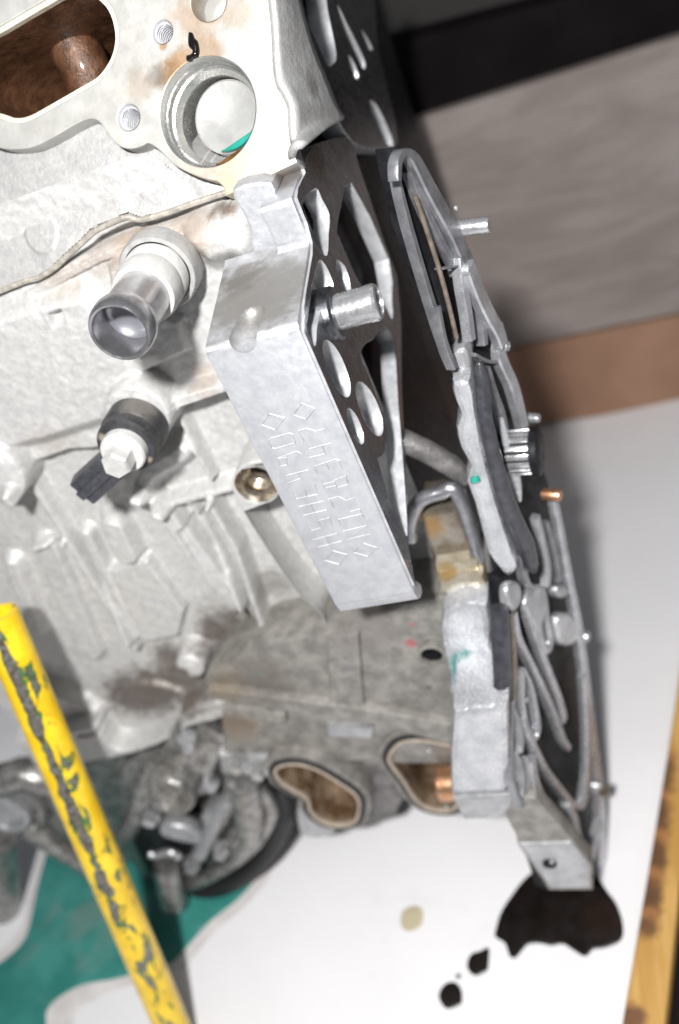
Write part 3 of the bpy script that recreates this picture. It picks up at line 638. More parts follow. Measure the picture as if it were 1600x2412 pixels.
# cast foot left of the neck
prism("bracket_neck", FY(.0605), smooth([(548, 446), (640, 430), (650, 500), (655, 590), (640, 606), (606, 606), (592, 590), (588, 545), (572, 505)], 3), M_bracket, bracket, t=.03, bevel=.0015)
K8 = lambda pts: crop(pts, 560, 930, 4.612)
strokes = [([(695, 90), (840, 150), (745, 265), (600, 215)], 1), ([(665, 390), (750, 365), (850, 395), (950, 370)], 0), ([(675, 405), (720, 495)], 0),
 ([(785, 585), (1015, 525)], 0), ([(925, 560), (955, 640), (785, 680)], 0), ([(870, 860), (835, 775), (960, 735), (1000, 805)], 0), ([(965, 735), (1060, 700), (1105, 710), (1140, 800)], 0),
 ([(1050, 930), (1180, 880), (1205, 970), (1085, 1010)], 1), ([(930, 970), (1060, 940), (1075, 985), (950, 1015)], 1),
 ([(990, 1135), (1095, 1105), (1185, 1150), (1275, 1115)], 0), ([(1010, 1140), (1050, 1225)], 0), ([(1125, 1410), (1095, 1355), (1360, 1290)], 0), ([(1230, 1265), (1330, 1240), (1380, 1330)], 0),
 ([(1150, 1480), (1405, 1420), (1190, 1570), (1445, 1510)], 0), ([(1360, 1610), (1515, 1660), (1415, 1755), (1260, 1710)], 1),
 ([(345, 205), (510, 250), (410, 380), (255, 325)], 1), ([(345, 495), (370, 470), (570, 415), (605, 430), (630, 500), (620, 525), (410, 585), (375, 575)], 1),
 ([(435, 690), (640, 615), (690, 640)], 0), ([(440, 695), (530, 680), (545, 760), (470, 775)], 1), ([(540, 875), (770, 815)], 0), ([(665, 850), (695, 905), (545, 960)], 0),
 ([(595, 1040), (635, 1130), (875, 1080), (840, 970)], 0), ([(755, 1105), (740, 1050)], 0), ([(670, 1215), (930, 1155)], 0), ([(715, 1310), (965, 1250)], 0), ([(800, 1190), (840, 1280)], 0),
 ([(755, 1400), (800, 1475), (910, 1445), (880, 1365), (1000, 1335), (1040, 1430)], 0), ([(820, 1575), (1080, 1505)], 0), ([(875, 1655), (1130, 1590)], 0), ([(960, 1540), (1000, 1620)], 0),
 ([(1040, 1695), (1190, 1735), (1100, 1840), (940, 1795)], 1)]
bm = bmesh.new(); FB = FY(0.0)
for pts, cl in strokes:
    q = [FB.hit(p) for p in K8(pts)]
    if cl: q.append(q[0])
    for a, b in zip(q, q[1:]):
        d = (b - a) / np.linalg.norm(b - a); w = np.cross(d, (0, 1, 0)) * .00036; e = d * .00015; k = np.array((0, -.00034, 0))
        vs = [bm.verts.new(tuple(p)) for p in (a - e - w, b + e - w, b + e + k, a - e + k, a - e + w, b + e + w)]
        bm.faces.new((vs[0], vs[1], vs[2], vs[3])); bm.faces.new((vs[3], vs[2], vs[5], vs[4]))
bmesh.ops.recalc_face_normals(bm, faces=bm.faces)
me = bpy.data.meshes.new("m"); bm.to_mesh(me); bm.free()
M_letter = metal("stamped_letter", (0.26, 0.26, 0.27), (0.38, 0.38, 0.39), 0.25, (0.5, 0.65), 150, 2200, 0.0001)
link("stamped_lettering", me, M_letter, bracket, smooth_ang=0, label="two rows of stamped characters between diamonds")
# web plate
K4 = lambda pts: crop(pts, 480, 380, 2.613)
webpx = [(966, 1392), (945, 1350), (925, 1300), (850, 1090), (775, 920), (716, 790), (703, 765), (705, 735), (738, 600), (738, 572), (722, 535), (696, 478), (704, 445), (722, 408), (716, 394), (722, 372), (742, 342), (780, 330), (822, 322), (835, 350), (845, 390), (872, 470), (905, 570), (935, 650), (945, 760), (946, 915), (956, 1107), (959, 1180), (962, 1290), (978, 1375), (976, 1396)]
H1 = smooth([(744, 443), (760, 470), (777, 506), (775, 552), (771, 602), (748, 579), (729, 533), (713, 483)], 3)
H2 = smooth([(754, 612), (768, 625), (782, 655), (786, 679), (768, 676), (756, 698), (757, 730), (748, 765), (744, 812), (732, 803), (719, 763), (726, 724), (744, 640)], 3)
H3 = smooth([(794, 613), (812, 625), (823, 655), (828, 690), (820, 694), (805, 671), (795, 645)], 3)
P1 = [(828, 430), (916, 610), (924, 700), (925, 752), (905, 720), (880, 690), (862, 683), (845, 660), (826, 620), (800, 558), (795, 540), (806, 480)]
P1b = [(880, 800), (905, 770), (928, 801), (936, 900), (939, 954), (946, 1030), (951, 1100), (958, 1200), (960, 1262), (944, 1240), (921, 1186), (894, 1094), (892, 1079), (908, 1066), (912, 1010), (893, 946), (863, 870), (850, 838), (862, 810)]
def web_el(p, a, b, ang): return circle(p, a, b, 28, ang)
dsl = math.atan2(360, 145)
holes = [H1, H2, H3, smooth(P1, 2), smooth(P1b, 2), web_el((794, 868), 72, 21, dsl), web_el((871, 963), 68, 22, dsl), web_el((838, 1004), 45, 13, dsl)]
FWB = FX(XW + .0008)
def front(z): return float(np.interp(z, [.2, .3635, .3756, .379, .396, .3975], [0, 0, .0515, .054, .054, .078]))
webout = [(max(FWB.uv(p)[0], front(FWB.uv(p)[1]) + .0014), FWB.uv(p)[1]) for p in webpx]
web = prism("bracket_web", FWB, webout, M_web, bracket, holes=[[FWB.uv(p) for p in hh] for hh in holes], px=False, t=.0085, bevel=.0005)
web.data.materials.append(M_web_wall)
for p in web.data.polygons:
    if abs(p.normal.x) < .5: p.material_index = 1
# dowel pin and its boss
pc = FX(XW).hit((775, 742))
pr_ = FX(XW).px((775, 742), 43)
lathe("dowel_boss", pc, (1, 0, 0), [(pr_ * 1.55, -.008), (pr_ * 1.5, .0035), (pr_ * 1.36, .0045), (pr_ * 1.02, .0048)], M_web, bracket, n=40, cap0=False)
dp = [(pr_, .003), (pr_, .0178), (pr_ * 1.03, .018), (pr_ * 1.03, .0212), (pr_ * .93, .0225), (pr_ * .72, .0228), (pr_ * .68, .019)]
dowel = lathe("dowel_pin", pc, (1, 0, 0), dp, M_steel, bracket, n=44, smooth_ang=28, label="polished steel dowel pin on the bracket's web")
# stud end left of the bracket plate
sc = FY(0.014).hit((606, 1074)); sr = FY(.014).px((606, 1074), 29)
lathe("stud_end", np.array((x0 + .012, sc[1] , sc[2])), (-1, 0, 0), [(sr, 0), (sr, .0125), (sr * .92, .0135), (sr * .85, .0165), (sr * .6, .017)], M_steel, bracket, n=24, smooth_ang=25)

# ------------------------------------------------------------------ knock sensor boss column with hole
colpx = smooth([(545, 1150), (556, 1112), (590, 1086), (660, 1084), (720, 1100), (800, 1240), (895, 1410), (880, 1470), (772, 1492), (756, 1450), (700, 1400), (630, 1300), (570, 1205)], 3)
FCm = FY(0.058); hcn = np.array(FCm.uv((603, 1142))); hr = FCm.px((603, 1142), 50)
prism("drain_boss", FCm, [FCm.uv(p) for p in colpx], M_block, block, px=False, holes=[circle(hcn, hr, n=36)], t=.034, bevel=.0015)
lathe("drain_hole", FCm.at(*hcn, 0), FCm.n, [(hr * 1.02, .0006), (hr * .86, -.002), (hr * .84, -.008), (hr * .5, -.012), (hr * .48, -.03), (.0003, -.031)], M_bronze, block, n=36, cap0=False, cap1=False, smooth_ang=25)

# ------------------------------------------------------------------ coolant pipe
tb = FY(0.064).hit((380, 632)); tr = .0127
pipe_p = [(tr * 1.28, -.004), (tr * 1.28, .003), (tr * 1.2, .004), (tr * 1.13, .0045), (tr * 1.13, .013), (tr * 1.02, .0135), (tr * 1.02, .015)]
lathe("pipe_socket", tb, (0, -1, 0), [(tr * 1.42, -.004), (tr * 1.42, .004), (tr * 1.36, .006), (tr * 1.2, .006), (tr * 1.2, .002)], M_head, engine, n=48, smooth_ang=30)
cp = lathe("coolant_pipe", tb, (0, -1, 0), [(tr * .94, 0), (tr * .94, .046), (tr * .97, .048), (tr * 1.06, .0495), (tr * 1.09, .052), (tr * 1.08, .056), (tr * 1.02, .0585), (tr * .97, .0592), (tr * .90, .0588), (tr * .86, .057), (tr * .84, .01)], M_pipe, engine, n=56, smooth_ang=35, label="short zinc-plated coolant hose pipe with beaded open end")
lathe("pipe_collar", tb, (0, -1, 0), [(tr * .95, .006), (tr * 1.16, .0065), (tr * 1.16, .0125), (tr * 1.1, .014), (tr * 1.13, .0165), (tr * 1.15, .022), (tr * 1.08, .0265), (tr * .95, .027)], M_white, cp, n=48, smooth_ang=30)
lathe("pipe_bottom", tb, (0, -1, 0), [(tr * .86, .044), (tr * .7, .0415), (.0003, .041)], plain("pipe_inside", (.12, .12, .135), .35, .3, .06, 60), cp, n=40, cap0=False, cap1=False, smooth_ang=60)

# ------------------------------------------------------------------ knock sensor
sb = FY(0.055).hit((326, 1000)); rs = FY(.055).px((326, 1000), 74)
se = lathe("knock_sensor", sb, (0, -1, 0), [(rs, 0), (rs * 1.0, .011), (rs * .985, .0115), (rs * .96, .012), (rs * .96, .018), (rs * .90, .0196), (rs * .7, .020)], M_rubber, engine, n=48, smooth_ang=30, label="black knock sensor with plug stub and pale bolt washer")
lathe("washer", sb, (0, -1, 0), [(rs * .72, .018), (rs * .71, .0245), (rs * .66, .0255), (rs * .2, .0256)], M_white, se, n=40, smooth_ang=30)
lathe("hex_bolt", sb, (0, -1, 0), [(rs * .46, .025), (rs * .46, .0345), (rs * .41, .0358)], metal("bolt_zinc", (.55, .54, .53), (.66, .65, .63), .5, (.35, .5), 200, 1200, .0002, .3), se, n=6, smooth_ang=0, phase=.3)
tip = FY(.034).hit((196, 1155)); b0 = np.array((sb[0] - rs * .15, .043, sb[2] - rs * .3)); b1 = tip
def beam(a, b, wd, ht, up, bev=.001):
    a = np.array(a, float); b = np.array(b, float); d = (b - a) / np.linalg.norm(b - a); up = np.array(up, float); s_ = np.cross(d, up); s_ /= np.linalg.norm(s_); u_ = np.cross(s_, d)
    v = [p + s_ * sx * wd + u_ * sy * ht for p in (a, b) for sx, sy in ((-.5, -.5), (.5, -.5), (.5, .5), (-.5, .5))]
    me = data(v, [(0, 1, 2, 3), (7, 6, 5, 4), (0, 4, 5, 1), (1, 5, 6, 2), (2, 6, 7, 3), (3, 7, 4, 0)])
    bm = bmesh.new(); bm.from_mesh(me); bmesh.ops.recalc_face_normals(bm, faces=bm.faces)
    if bev: bmesh.ops.bevel(bm, geom=bm.edges[:], offset=bev, segments=2, profile=.5, affect='EDGES')
    bm.to_mesh(me); bm.free(); return me
M_plugb = plain("black_plastic", (0.035, 0.035, 0.042), .35, 0, .3, 300)
link("sensor_plug", join([beam(b0, b1, .0160, .011, (0, -1, 0), .0012), beam(b0 + (b1 - b0) * .3 + np.array((0, -.006, 0)), b1 * .98 + b0 * .02 + np.array((0, -.006, 0)), .0055, .003, (0, -1, 0), .0008)]), M_plugb, se, smooth_ang=40)

# ------------------------------------------------------------------ crankcase skirt, ports and oil pan (lower middle and left)
SK = FY(0.050)
sk = [(478, 1612), (520, 1568), (640, 1512), (720, 1500), (790, 1488), (870, 1462), (950, 1420), (1100, 1400), (1110, 1760), (1045, 1738), (900, 1692), (700, 1668), (520, 1642)]
skirt = prism("crankcase_skirt", SK, sk, M_grime, block, t=.05, bevel=.002, holes=[circle((1018, 1538), 25, 27, 24)])
prism("skirt_rail", SK, [(490, 1626), (560, 1632), (700, 1652), (860, 1672), (960, 1690), (1100, 1716), (1110, 1762), (1040, 1752), (900, 1712), (780, 1690), (640, 1672), (500, 1650)], M_grime, block, t=.02, h=.006, bevel=.002)
prism("skirt_pad", SK, [(772, 1505), (845, 1492), (858, 1662), (775, 1650)], M_grime, block, t=.01, h=.004, bevel=.0015)
lathe("skirt_boss", SK.hit((1018, 1538)), (0, -1, 0), [(.0085, -.01), (.0085, .002), (.0065, .0025), (.0060, -.02)], M_grime, block, n=30, cap1=False, smooth_ang=30)
lathe("skirt_hole", SK.hit((1018, 1538)), (0, -1, 0), [(.0062, .0005), (.006, -.02), (.0003, -.021)], M_dark, block, n=26, cap0=False, cap1=False)
# housing block under the rail
HS = FY(0.058)
prism("oil_housing", HS, [(520, 1668), (640, 1672), (800, 1690), (1080, 1745), (1080, 1800), (950, 1800), (870, 1795), (650, 1790), (530, 1790)], M_grime, engine, t=.05, bevel=.002)
prism("housing_ledge", HS, [(515, 1784), (636, 1786), (640, 1800), (605, 1832), (520, 1825)], M_cover, engine, t=.03, h=.004, bevel=.003)
prism("housing_rib", HS, [(620, 1680), (672, 1684), (676, 1702), (640, 1712), (622, 1700)], M_grime, engine, t=.01, h=.006, bevel=.002)
prism("housing_panel", HS, [(770, 1712), (880, 1718), (876, 1742), (772, 1738)], M_cover, engine, t=.01, h=.004, bevel=.002)
prism("housing_side", HS, [(850, 1800), (952, 1800), (958, 1870), (930, 1925), (860, 1945)], M_grimed, engine, t=.04, h=-.008, bevel=.003)
M_rustbore = metal("rusty_oily_bore", (.12, .065, .03), (.36, .27, .19), .5, (.16, .34), 90, 900, .0002, .2, stains=[(onY((800, 1900), .085), .03, (.15, .055, .015), .95), (onY((800, 1930), .06), .012, (.06, .02, .008), .9), (onY((1000, 1800), .075), .02, (.05, .035, .025), .85)], coat=.4)
def gasket_port(outer, fr, name, label=None):
    o = [fr.uv(p) for p in smooth(outer, 4)]
    fo = inset(o, -.0035); r1 = inset(o, .0036); r2 = inset(o, .0056)
    p = prism(name, fr, fo, M_grime, engine, px=False, holes=[r2], t=.018, bevel=.0012, label=label)
    prism("port_gasket", fr, o, M_gasket, p, px=False, holes=[r1], t=.004, h=.0018, bevel=.0010)
    prism("port_edge", fr, r1, M_copper if False else metal("tan_edge", (.38, .31, .24), (.5, .43, .36), .3, (.35, .5), 200, 900, .0001), p, px=False, holes=[r2], t=.004, h=.0022, bevel=.0006)
    cc = np.mean(r2, 0); rows = [[fr.at(*(cc + (np.array(q) - cc) * s), h) for q in r2] for h, s in ((-.001, 1), (-.012, .97), (-.03, .9), (-.034, .02))]
    n = len(r2); vv = [q for r in rows for q in r]
    link("port_bore", data(vv, [(k * n + j, k * n + (j + 1) % n, (k + 1) * n + (j + 1) % n, (k + 1) * n + j) for k in range(3) for j in range(n)]), M_rustbore, p, smooth_ang=50)
    return p
PF = FY(0.050)
kid = [(634, 1807), (654, 1791), (704, 1787), (757, 1803), (802, 1829), (842, 1856), (860, 1879), (862, 1905), (851, 1937), (815, 1950), (771, 1946), (735, 1928), (715, 1901), (712, 1883), (686, 1867), (654, 1847), (637, 1825)]
k1 = gasket_port(kid, PF, "oil_port", "kidney-shaped oil port with black gasket and brown oily bore")
tri = [(900, 1780), (913, 1754), (936, 1736), (980, 1729), (1040, 1738), (1085, 1760), (1095, 1880), (1075, 1912), (1038, 1916), (994, 1905), (963, 1879), (936, 1838), (909, 1803)]
k2 = gasket_port(tri, FY(0.056), "oil_port", "rounded triangular oil port half behind the timing cover")
prism("port_lug", PF, smooth([(700, 1900), (740, 1935), (790, 1955), (770, 1970), (730, 1974), (706, 1960)], 3), M_cover, k1, t=.012, h=-.002, bevel=.0015)
cpx = FY(.046).hit((1048, 1845))
lathe("copper_sleeve", cpx + np.array((.02, 0, 0)), (-1, 0, 0), [(.0115, 0), (.0115, .0225), (.0105, .024), (.008, .024), (.0078, .01)], M_copper, k2, n=32, smooth_ang=30)

M_oily = metal("oily_casting", (0.13, 0.125, 0.12), (0.34, 0.33, 0.315), 0.6, (0.16, 0.36), 120, 800, 0.0003, 0.5, speckcol=(.04, .035, .03), coat=.35)
# oil pan and pump pieces at lower left
PN = FY(0.075)
pan = prism("oil_pan", PN, smooth([(290, 1800), (430, 1745), (530, 1760), (640, 1830), (668, 1890), (652, 1965), (610, 2035), (540, 2080), (450, 2110), (360, 2100), (300, 2020), (280, 1900)], 3), M_oily, engine, t=.08, bevel=.006)
rim = [(662, 1850), (672, 1900), (655, 1962), (616, 2026), (545, 2078), (450, 2112), (400, 2125)]
rp_ = [FY(.064).hit(p) for p in smooth(rim, 5, False)]
tube("pan_rim", rp_, [.0055] * 6 + [.008] * (len(rp_) - 6), M_gasket, pan, n=16, smooth_ang=70)
rp_ = [FY(.060).hit(p) for p in smooth([(600, 1850), (640, 1900), (620, 1960), (575, 2010), (500, 2060), (440, 2085)], 5, False)]
tube("pan_edge", rp_, .006, M_oily, pan, n=14, smooth_ang=70)
tube("pan_column", [FY(.056).hit(p) for p in ((575, 1830), (585, 1900), (590, 1960), (560, 2010))], [.012, .012, .011, .008], M_oily, pan, n=24, smooth_ang=70)
tube("pan_web", [FY(.058).hit(p) for p in smooth([(548, 1830), (535, 1900), (510, 1945), (480, 1985)], 4, False)], .006, M_oily, pan, n=16, smooth_ang=70)
tube("pump_neck", [FY(.070).hit((470, 1720)), FY(.062).hit((430, 1790)), FY(.052).hit((408, 1846))], [.017, .018, .0175], M_oily, pan, n=32, smooth_ang=70)
tube("pump_arm", [FY(.075).hit((520, 1690)), FY(.064).hit((480, 1780)), FY(.06).hit((470, 1850))], [.017, .013, .008], M_oily, pan, n=28, smooth_ang=70)
pr0 = FY(.046).hit((404, 1862)); rr = .0185
nk = FY(.052).hit((408, 1846)) - FY(.062).hit((430, 1790)); nk /= np.linalg.norm(nk)
lathe("pump_ring", FY(.038).hit((404, 1862)), (-.05, -1, .12), [(rr * 1.0, -.02), (rr, .004), (rr * .93, .0065), (rr * .82, .0065), (rr * .74, .002), (rr * .5, -.001), (.0003, -.0012)], M_oily, pan, n=44, cap1=False, smooth_ang=25)
prism("pump_plate", FY(.058), [(385, 1935), (470, 1960), (472, 1990), (380, 1970)], M_oily, pan, t=.02, bevel=.002)
prism("pump_body", FY(.066), [(318, 1880), (470, 1930), (470, 2060), (345, 2060), (310, 1990)], M_dark, pan, t=.04, bevel=.004)
tube("pump_pin", [FY(.048).hit(p) for p in smooth([(350, 2010), (368, 2014), (385, 2008), (405, 2008), (424, 2018)], 4, False)], .0032, M_steel, pan, n=14, smooth_ang=70)
pl = FY(.05).hit((395, 2055)); pl2 = FY(.045).hit((410, 2125))
lathe("pan_plug", pl, pl2 - pl, [(.011, -.01), (.011, np.linalg.norm(pl2 - pl)), (.010, np.linalg.norm(pl2 - pl) + .001)], M_oily, pan, n=26, smooth_ang=30)
# left end pieces: pulley drum and upright tube
lp = FY(.07).hit((40, 1900)); 
drum = lathe("drum", lp, (0, -1, 0.2), [(.026, -.03), (.026, .004), (.023, .006), (.021, .002), (.012, .001), (.0003, .001)], M_oily, engine, n=44, cap1=False, smooth_ang=30)
tube("upright_tube", [FY(.055).hit((-5, 1980)), FY(.055).hit((20, 2165))], [.014, .0125], M_oily, engine, n=30, smooth_ang=60)
tube("drum_arm", [FY(.066).hit(p) for p in ((60, 1940), (130, 1990), (230, 2060))], [.010, .009, .007], M_oily, engine, n=20, smooth_ang=60)
tube("drum_arm", [FY(.060).hit(p) for p in ((-20, 1840), (60, 1820), (130, 1850), (150, 1900))], [.012, .012, .01, .008], M_oily, engine, n=20, smooth_ang=60)
prism("pan_side", FY(.082), [(100, 1800), (350, 1770), (330, 2020), (290, 2040), (100, 1990)], M_oily, engine, t=.03, bevel=.004)

tube("pump_elbow", [FY(.058).hit(p) for p in smooth([(440, 1735), (455, 1790), (478, 1830), (505, 1850)], 4, False)], [.007] * 4 + [.009] * 5 + [.007] * 4, M_cover, pan, n=20, smooth_ang=70)
tube("pump_hose", [FY(.054).hit(p) for p in smooth([(300, 1960), (330, 1900), (345, 1830), (370, 1790)], 4, False)], .0075, M_oily, pan, n=18, smooth_ang=70)
tube("pump_hose", [FY(.056).hit(p) for p in smooth([(470, 2010), (500, 1950), (520, 1900), (545, 1880)], 4, False)], .0065, M_cover, pan, n=18, smooth_ang=70)
prism("pump_lug", FY(.052), smooth([(480, 1915), (520, 1900), (535, 1930), (500, 1960), (478, 1950)], 3), M_cover, pan, t=.014, bevel=.003, smooth_ang=60)
prism("pump_lug", FY(.050), smooth([(380, 1945), (430, 1950), (470, 1972), (465, 1990), (410, 1980), (378, 1968)], 3), M_cover, pan, t=.012, bevel=.002, smooth_ang=60)
prism("pump_lug", FY(.056), smooth([(530, 1975), (575, 1940), (600, 1960), (575, 2010), (535, 2030)], 3), M_oily, pan, t=.014, bevel=.003, smooth_ang=60)
for p_, r_ in (((355, 1925), .006), ((452, 2040), .0055), ((520, 2005), .005), ((610, 1815), .005), ((560, 1800), .005)):
    lathe("pan_bolt", FY(.050).hit(p_), (0, -1, 0), [(r_ * 1.35, -.006), (r_ * 1.35, .0008), (r_, .001), (r_, .005), (r_ * .85, .006)], M_steel, pan, n=6, smooth_ang=0)
lathe("pulley_ring", FY(.058).hit((20, 1915)), (0.05, -1, 0.15), [(.019, -.008), (.019, .003), (.0172, .0042), (.015, .0042), (.0142, .002), (.010, .0), (.006, .0005), (.0003, .0008)], M_cover, drum, n=44, cap1=False, smooth_ang=30)
# ------------------------------------------------------------------ timing cover on the engine's end (seen almost edge-on)
Pt, Pb = FY(0.060).hit((1110, 890)), FY(0.0).hit((1202, 1844))
dd = Pb - Pt; a_ = -.42; b_ = -(dd[0] + dd[1] * a_) / dd[2]; nn = np.array((1, a_, b_)); nn /= np.linalg.norm(nn)
CVR = Frame(Pt, np.cross(-dd, nn), -dd)      # u away from the camera, v up the cover, n outwards
if CVR.n @ nn < 0: CVR = Frame(Pt, -np.cross(-dd, nn), -dd)
print('cover axes', CVR.u, CVR.v, CVR.n)
outer_r = [(930, 346), (956, 350), (987, 396), (1041, 491), (1094, 599), (1120, 650), (1148, 713), (1178, 775), (1205, 885), (1240, 985), (1290, 1130), (1321, 1268), (1371, 1459), (1394, 1691), (1413, 1844), (1424, 1906), (1420, 2074)]
inner_l = [(1398, 2090), (1294, 2098), (1260, 1990), (1210, 1885), (1210, 1844), (1206, 1661), (1192, 1640), (1186, 1440), (1182, 1360), (1222, 1335), (1194, 1245), (1166, 1142), (1132, 1000), (1108, 889), (1066, 800), (1010, 640), (968, 520), (940, 400)]
base = prism("timing_cover", CVR, outer_r + inner_l, M_dark, engine, t=.010, h=-.009, bevel=.001, label="ribbed timing cover at the engine's end, seen almost edge-on")
def bar(name, pts, w, mat=M_cover, h=0.0, t=.024, n=3, closed=False, par=base, bevel=.0015, curved=True):
    # raised rib on the cover following a photo path, w = width in the cover plane
    q = [CVR.uv(p, h) for p in (smooth(pts, n, closed) if curved else pts)]; Q = np.array(q)
    tg = np.gradient(Q, axis=0); tg /= np.linalg.norm(tg, axis=1)[:, None] + 1e-12; nr = np.stack([-tg[:, 1], tg[:, 0]], 1)
    ww = np.interp(np.linspace(0, 1, len(Q)), np.linspace(0, 1, len(w)), w) if hasattr(w, '__len__') else np.full(len(Q), w)
    Lf = [tuple(a) for a in Q + nr * ww[:, None] / 2]; Rt = [tuple(a) for a in Q - nr * ww[:, None] / 2]
    o = prism(name, CVR, Lf + Rt[::-1], mat, par, px=False, t=t, h=h, bevel=bevel); o.data.materials.append(M_web)
    for f_ in o.data.polygons:
        if abs(np.array(f_.normal) @ CVR.n) > .8: f_.material_index = 1
    return o
M_bluewhite = metal("bright_cast_flank", (0.44, 0.45, 0.475), (0.60, 0.605, 0.625), 0.6, (0.2, 0.36), 70, 420, 0.0007, .2, stains=[(FY(.04).hit((1098, 1580)), .013, (.03, .30, .26), .95, (1, 1, .6)), (FY(.04).hit((1138, 1560)), .003, (.03, .27, .23), .6)])
M_tanrib = metal("oiled_rib", (.15, .12, .095), (.30, .25, .20), .6, (.28, .45), 120, 900, .0002)
M_covface = metal("cover_rib_face", (0.38, 0.383, 0.405), (0.54, 0.543, 0.565), 0.75, (0.2, 0.36), 110, 1200, .0001, .2, speckcol=(.1, .1, .1))
M_rail = metal("dark_cover_rail", (0.23, 0.232, 0.25), (0.36, 0.362, 0.38), 0.8, (0.26, 0.4), 110, 1200, .0001)
def rail(name, pts, w, mat=M_covface, h=0.0, n=4, flat=1.0, closed=False):
    # cast rib with rounded back, w = its width in photo pixels at both ends
    pp = smooth(pts, n, closed)
    if closed: pp = pp + [pp[0]]
    ww = np.interp(np.linspace(0, 1, len(pp)), np.linspace(0, 1, len(w)), w) if hasattr(w, '__len__') else np.full(len(pp), w)
    Q = np.array([CVR.uv(p, h) for p in pp]); tg = np.gradient(Q, axis=0)
    if closed: tg[0] = tg[-1] = Q[1] - Q[-2]
    tg /= np.linalg.norm(tg, axis=1)[:, None] + 1e-12; nr = np.stack([-tg[:, 1], tg[:, 0]], 1)
    def pj(q): c_ = (CVR.at(q[0], q[1], h) - C) @ R; return np.array((-F * c_[0] / c_[2], F * c_[1] / c_[2]))
    wd = []
    for q, n_, t_, x in zip(Q, nr, tg, ww):           # width in the cover's plane that shows as x pixels across the rib
        d_ = (pj(q + n_ * 1e-4) - pj(q)) / 1e-4; e_ = (pj(q + t_ * 1e-4) - pj(q)) / 1e-4; e_ = e_ / np.linalg.norm(e_)
        wd.append(min(x * 1.0 / max(abs(d_[0] * e_[1] - d_[1] * e_[0]), 600), .017) / 2)
    k_ = np.ones(5) / 5; wd = np.convolve(np.pad(wd, 2, 'edge'), k_, 'valid')[:, None]
    V = []; f = []; n = len(Q); c0, t_ = .0009, .0045
    for off, hh in ((-1, -t_), (-1, -c0), (-.82, 0), (.82, 0), (1, -c0), (1, -t_)):
        V += [CVR.at(*(q + n_ * w_ * off), h + .001 + hh) for q, n_, w_ in zip(Q, nr, wd[:, 0])]
    for a in range(5):
        for b in range(n - 1): f.append((a * n + b, a * n + b + 1, (a + 1) * n + b + 1, (a + 1) * n + b))
    f += [tuple(a * n for a in range(6)), tuple(a * n + n - 1 for a in range(6))[::-1]]
    m = data(V, f); bm_ = bmesh.new(); bm_.from_mesh(m); bmesh.ops.recalc_face_normals(bm_, faces=bm_.faces); bm_.to_mesh(m); bm_.free()
    return link(name, m, mat, base, smooth_ang=28)
K5 = lambda p: crop(p, 880, 300, 2.613)
K7 = lambda p: crop(p, 1100, 1350, 3.1514)
rail("cover_rim", K5([(150, 330), (150, 230), (175, 165), (215, 160), (265, 215), (340, 360), (420, 505), (500, 650), (560, 785), (600, 880)]), [9, 16, 24, 30, 31, 28], M_rail, -.001)
rail("cover_rib", K5([(225, 270), (275, 400), (345, 560), (430, 730), (510, 860)]), [6, 11, 13, 13, 10], M_rail, -.004)
rail("cover_rib", K5([(152, 325), (175, 430), (230, 640), (330, 980), (430, 1300), (500, 1480)]), [5, 9, 11, 11, 8], M_rail, -.006)
rail("cover_rim", K5([(590, 850), (655, 1020), (715, 1150), (775, 1260), (800, 1340)]), [24, 27, 27, 18], M_covface, .002)
rail("cover_rim", K5([(800, 1290), (785, 1390), (815, 1480), (860, 1580), (900, 1720), (930, 1850)]), [16, 22, 21, 16], M_covface, 0)
tube("cover_rib", [CVR.hit(p, -.001) for p in smooth(K5([(255, 420), (330, 640), (400, 860), (460, 1080), (512, 1300)]), 4, False)], .0011, M_tanrib, base, n=12, smooth_ang=70)
rail("cover_rib", K5([(535, 800), (552, 960), (585, 1150), (606, 1310)]), [12, 14, 14, 12], M_covface, -.001)
rail("cover_rib", K5([(640, 1040), (672, 1200), (685, 1340)]), [8, 10, 9], M_rail, -.001)
rail("cover_rib", K5([(420, 870), (500, 855), (560, 840)]), 5, M_rail, -.002)
rail("cover_rib", K5([(395, 1100), (440, 1330), (500, 1480)]), [6, 10, 10], M_rail, -.003)
rail("cover_rib", K5([(700, 1480), (740, 1620), (790, 1760), (820, 1900)]), [8, 12, 12, 8], M_rail, -.001)
rail("cover_rib", K5([(620, 1400), (700, 1440), (780, 1440)]), [8, 10, 8], M_rail, -.001)
rail("cover_rim", K7([(650, -560), (700, -300), (755, 0), (815, 300), (850, 520), (890, 850), (935, 1200), (975, 1500), (1000, 1780), (1005, 2150)]), [10, 12, 13, 15, 16, 18, 17], M_covface, .001)
rail("cover_rib", K7([(318, 290), (332, 420), (345, 640), (345, 880), (335, 1000)]), [10, 13, 13, 10], M_tanrib, .001)
rail("cover_rib", K7([(350, 300), (385, 480), (470, 660), (560, 850), (640, 1030), (715, 1230), (760, 1300)]), [12, 12, 13, 13, 12], M_covface, .001)
rail("cover_rib", K7([(455, 300), (530, 520), (610, 740), (690, 950), (725, 1090)]), [11, 13, 13, 12], M_covface, 0)
rail("cover_rib", K7([(410, 730), (450, 780), (485, 880), (512, 1020), (528, 1150), (508, 1225), (470, 1180), (432, 1080), (412, 940)]), 8, M_covface, .002, closed=True)
rail("cover_rib", K7([(415, 1080), (500, 1290), (580, 1450), (700, 1610), (780, 1705), (845, 1725), (880, 1640), (900, 1400), (893, 1100), (868, 760)]), [12, 14, 15, 15, 14, 11, 9], M_covface, .002)
rail("cover_rib", K7([(485, 1380), (520, 1580), (640, 1800), (770, 1985), (860, 2160)]), [14, 17, 17, 15], M_covface, .003)
rail("cover_rib", K7([(760, 1720), (800, 1820), (825, 1940), (870, 2100)]), [12, 14, 11], M_cover, .002)
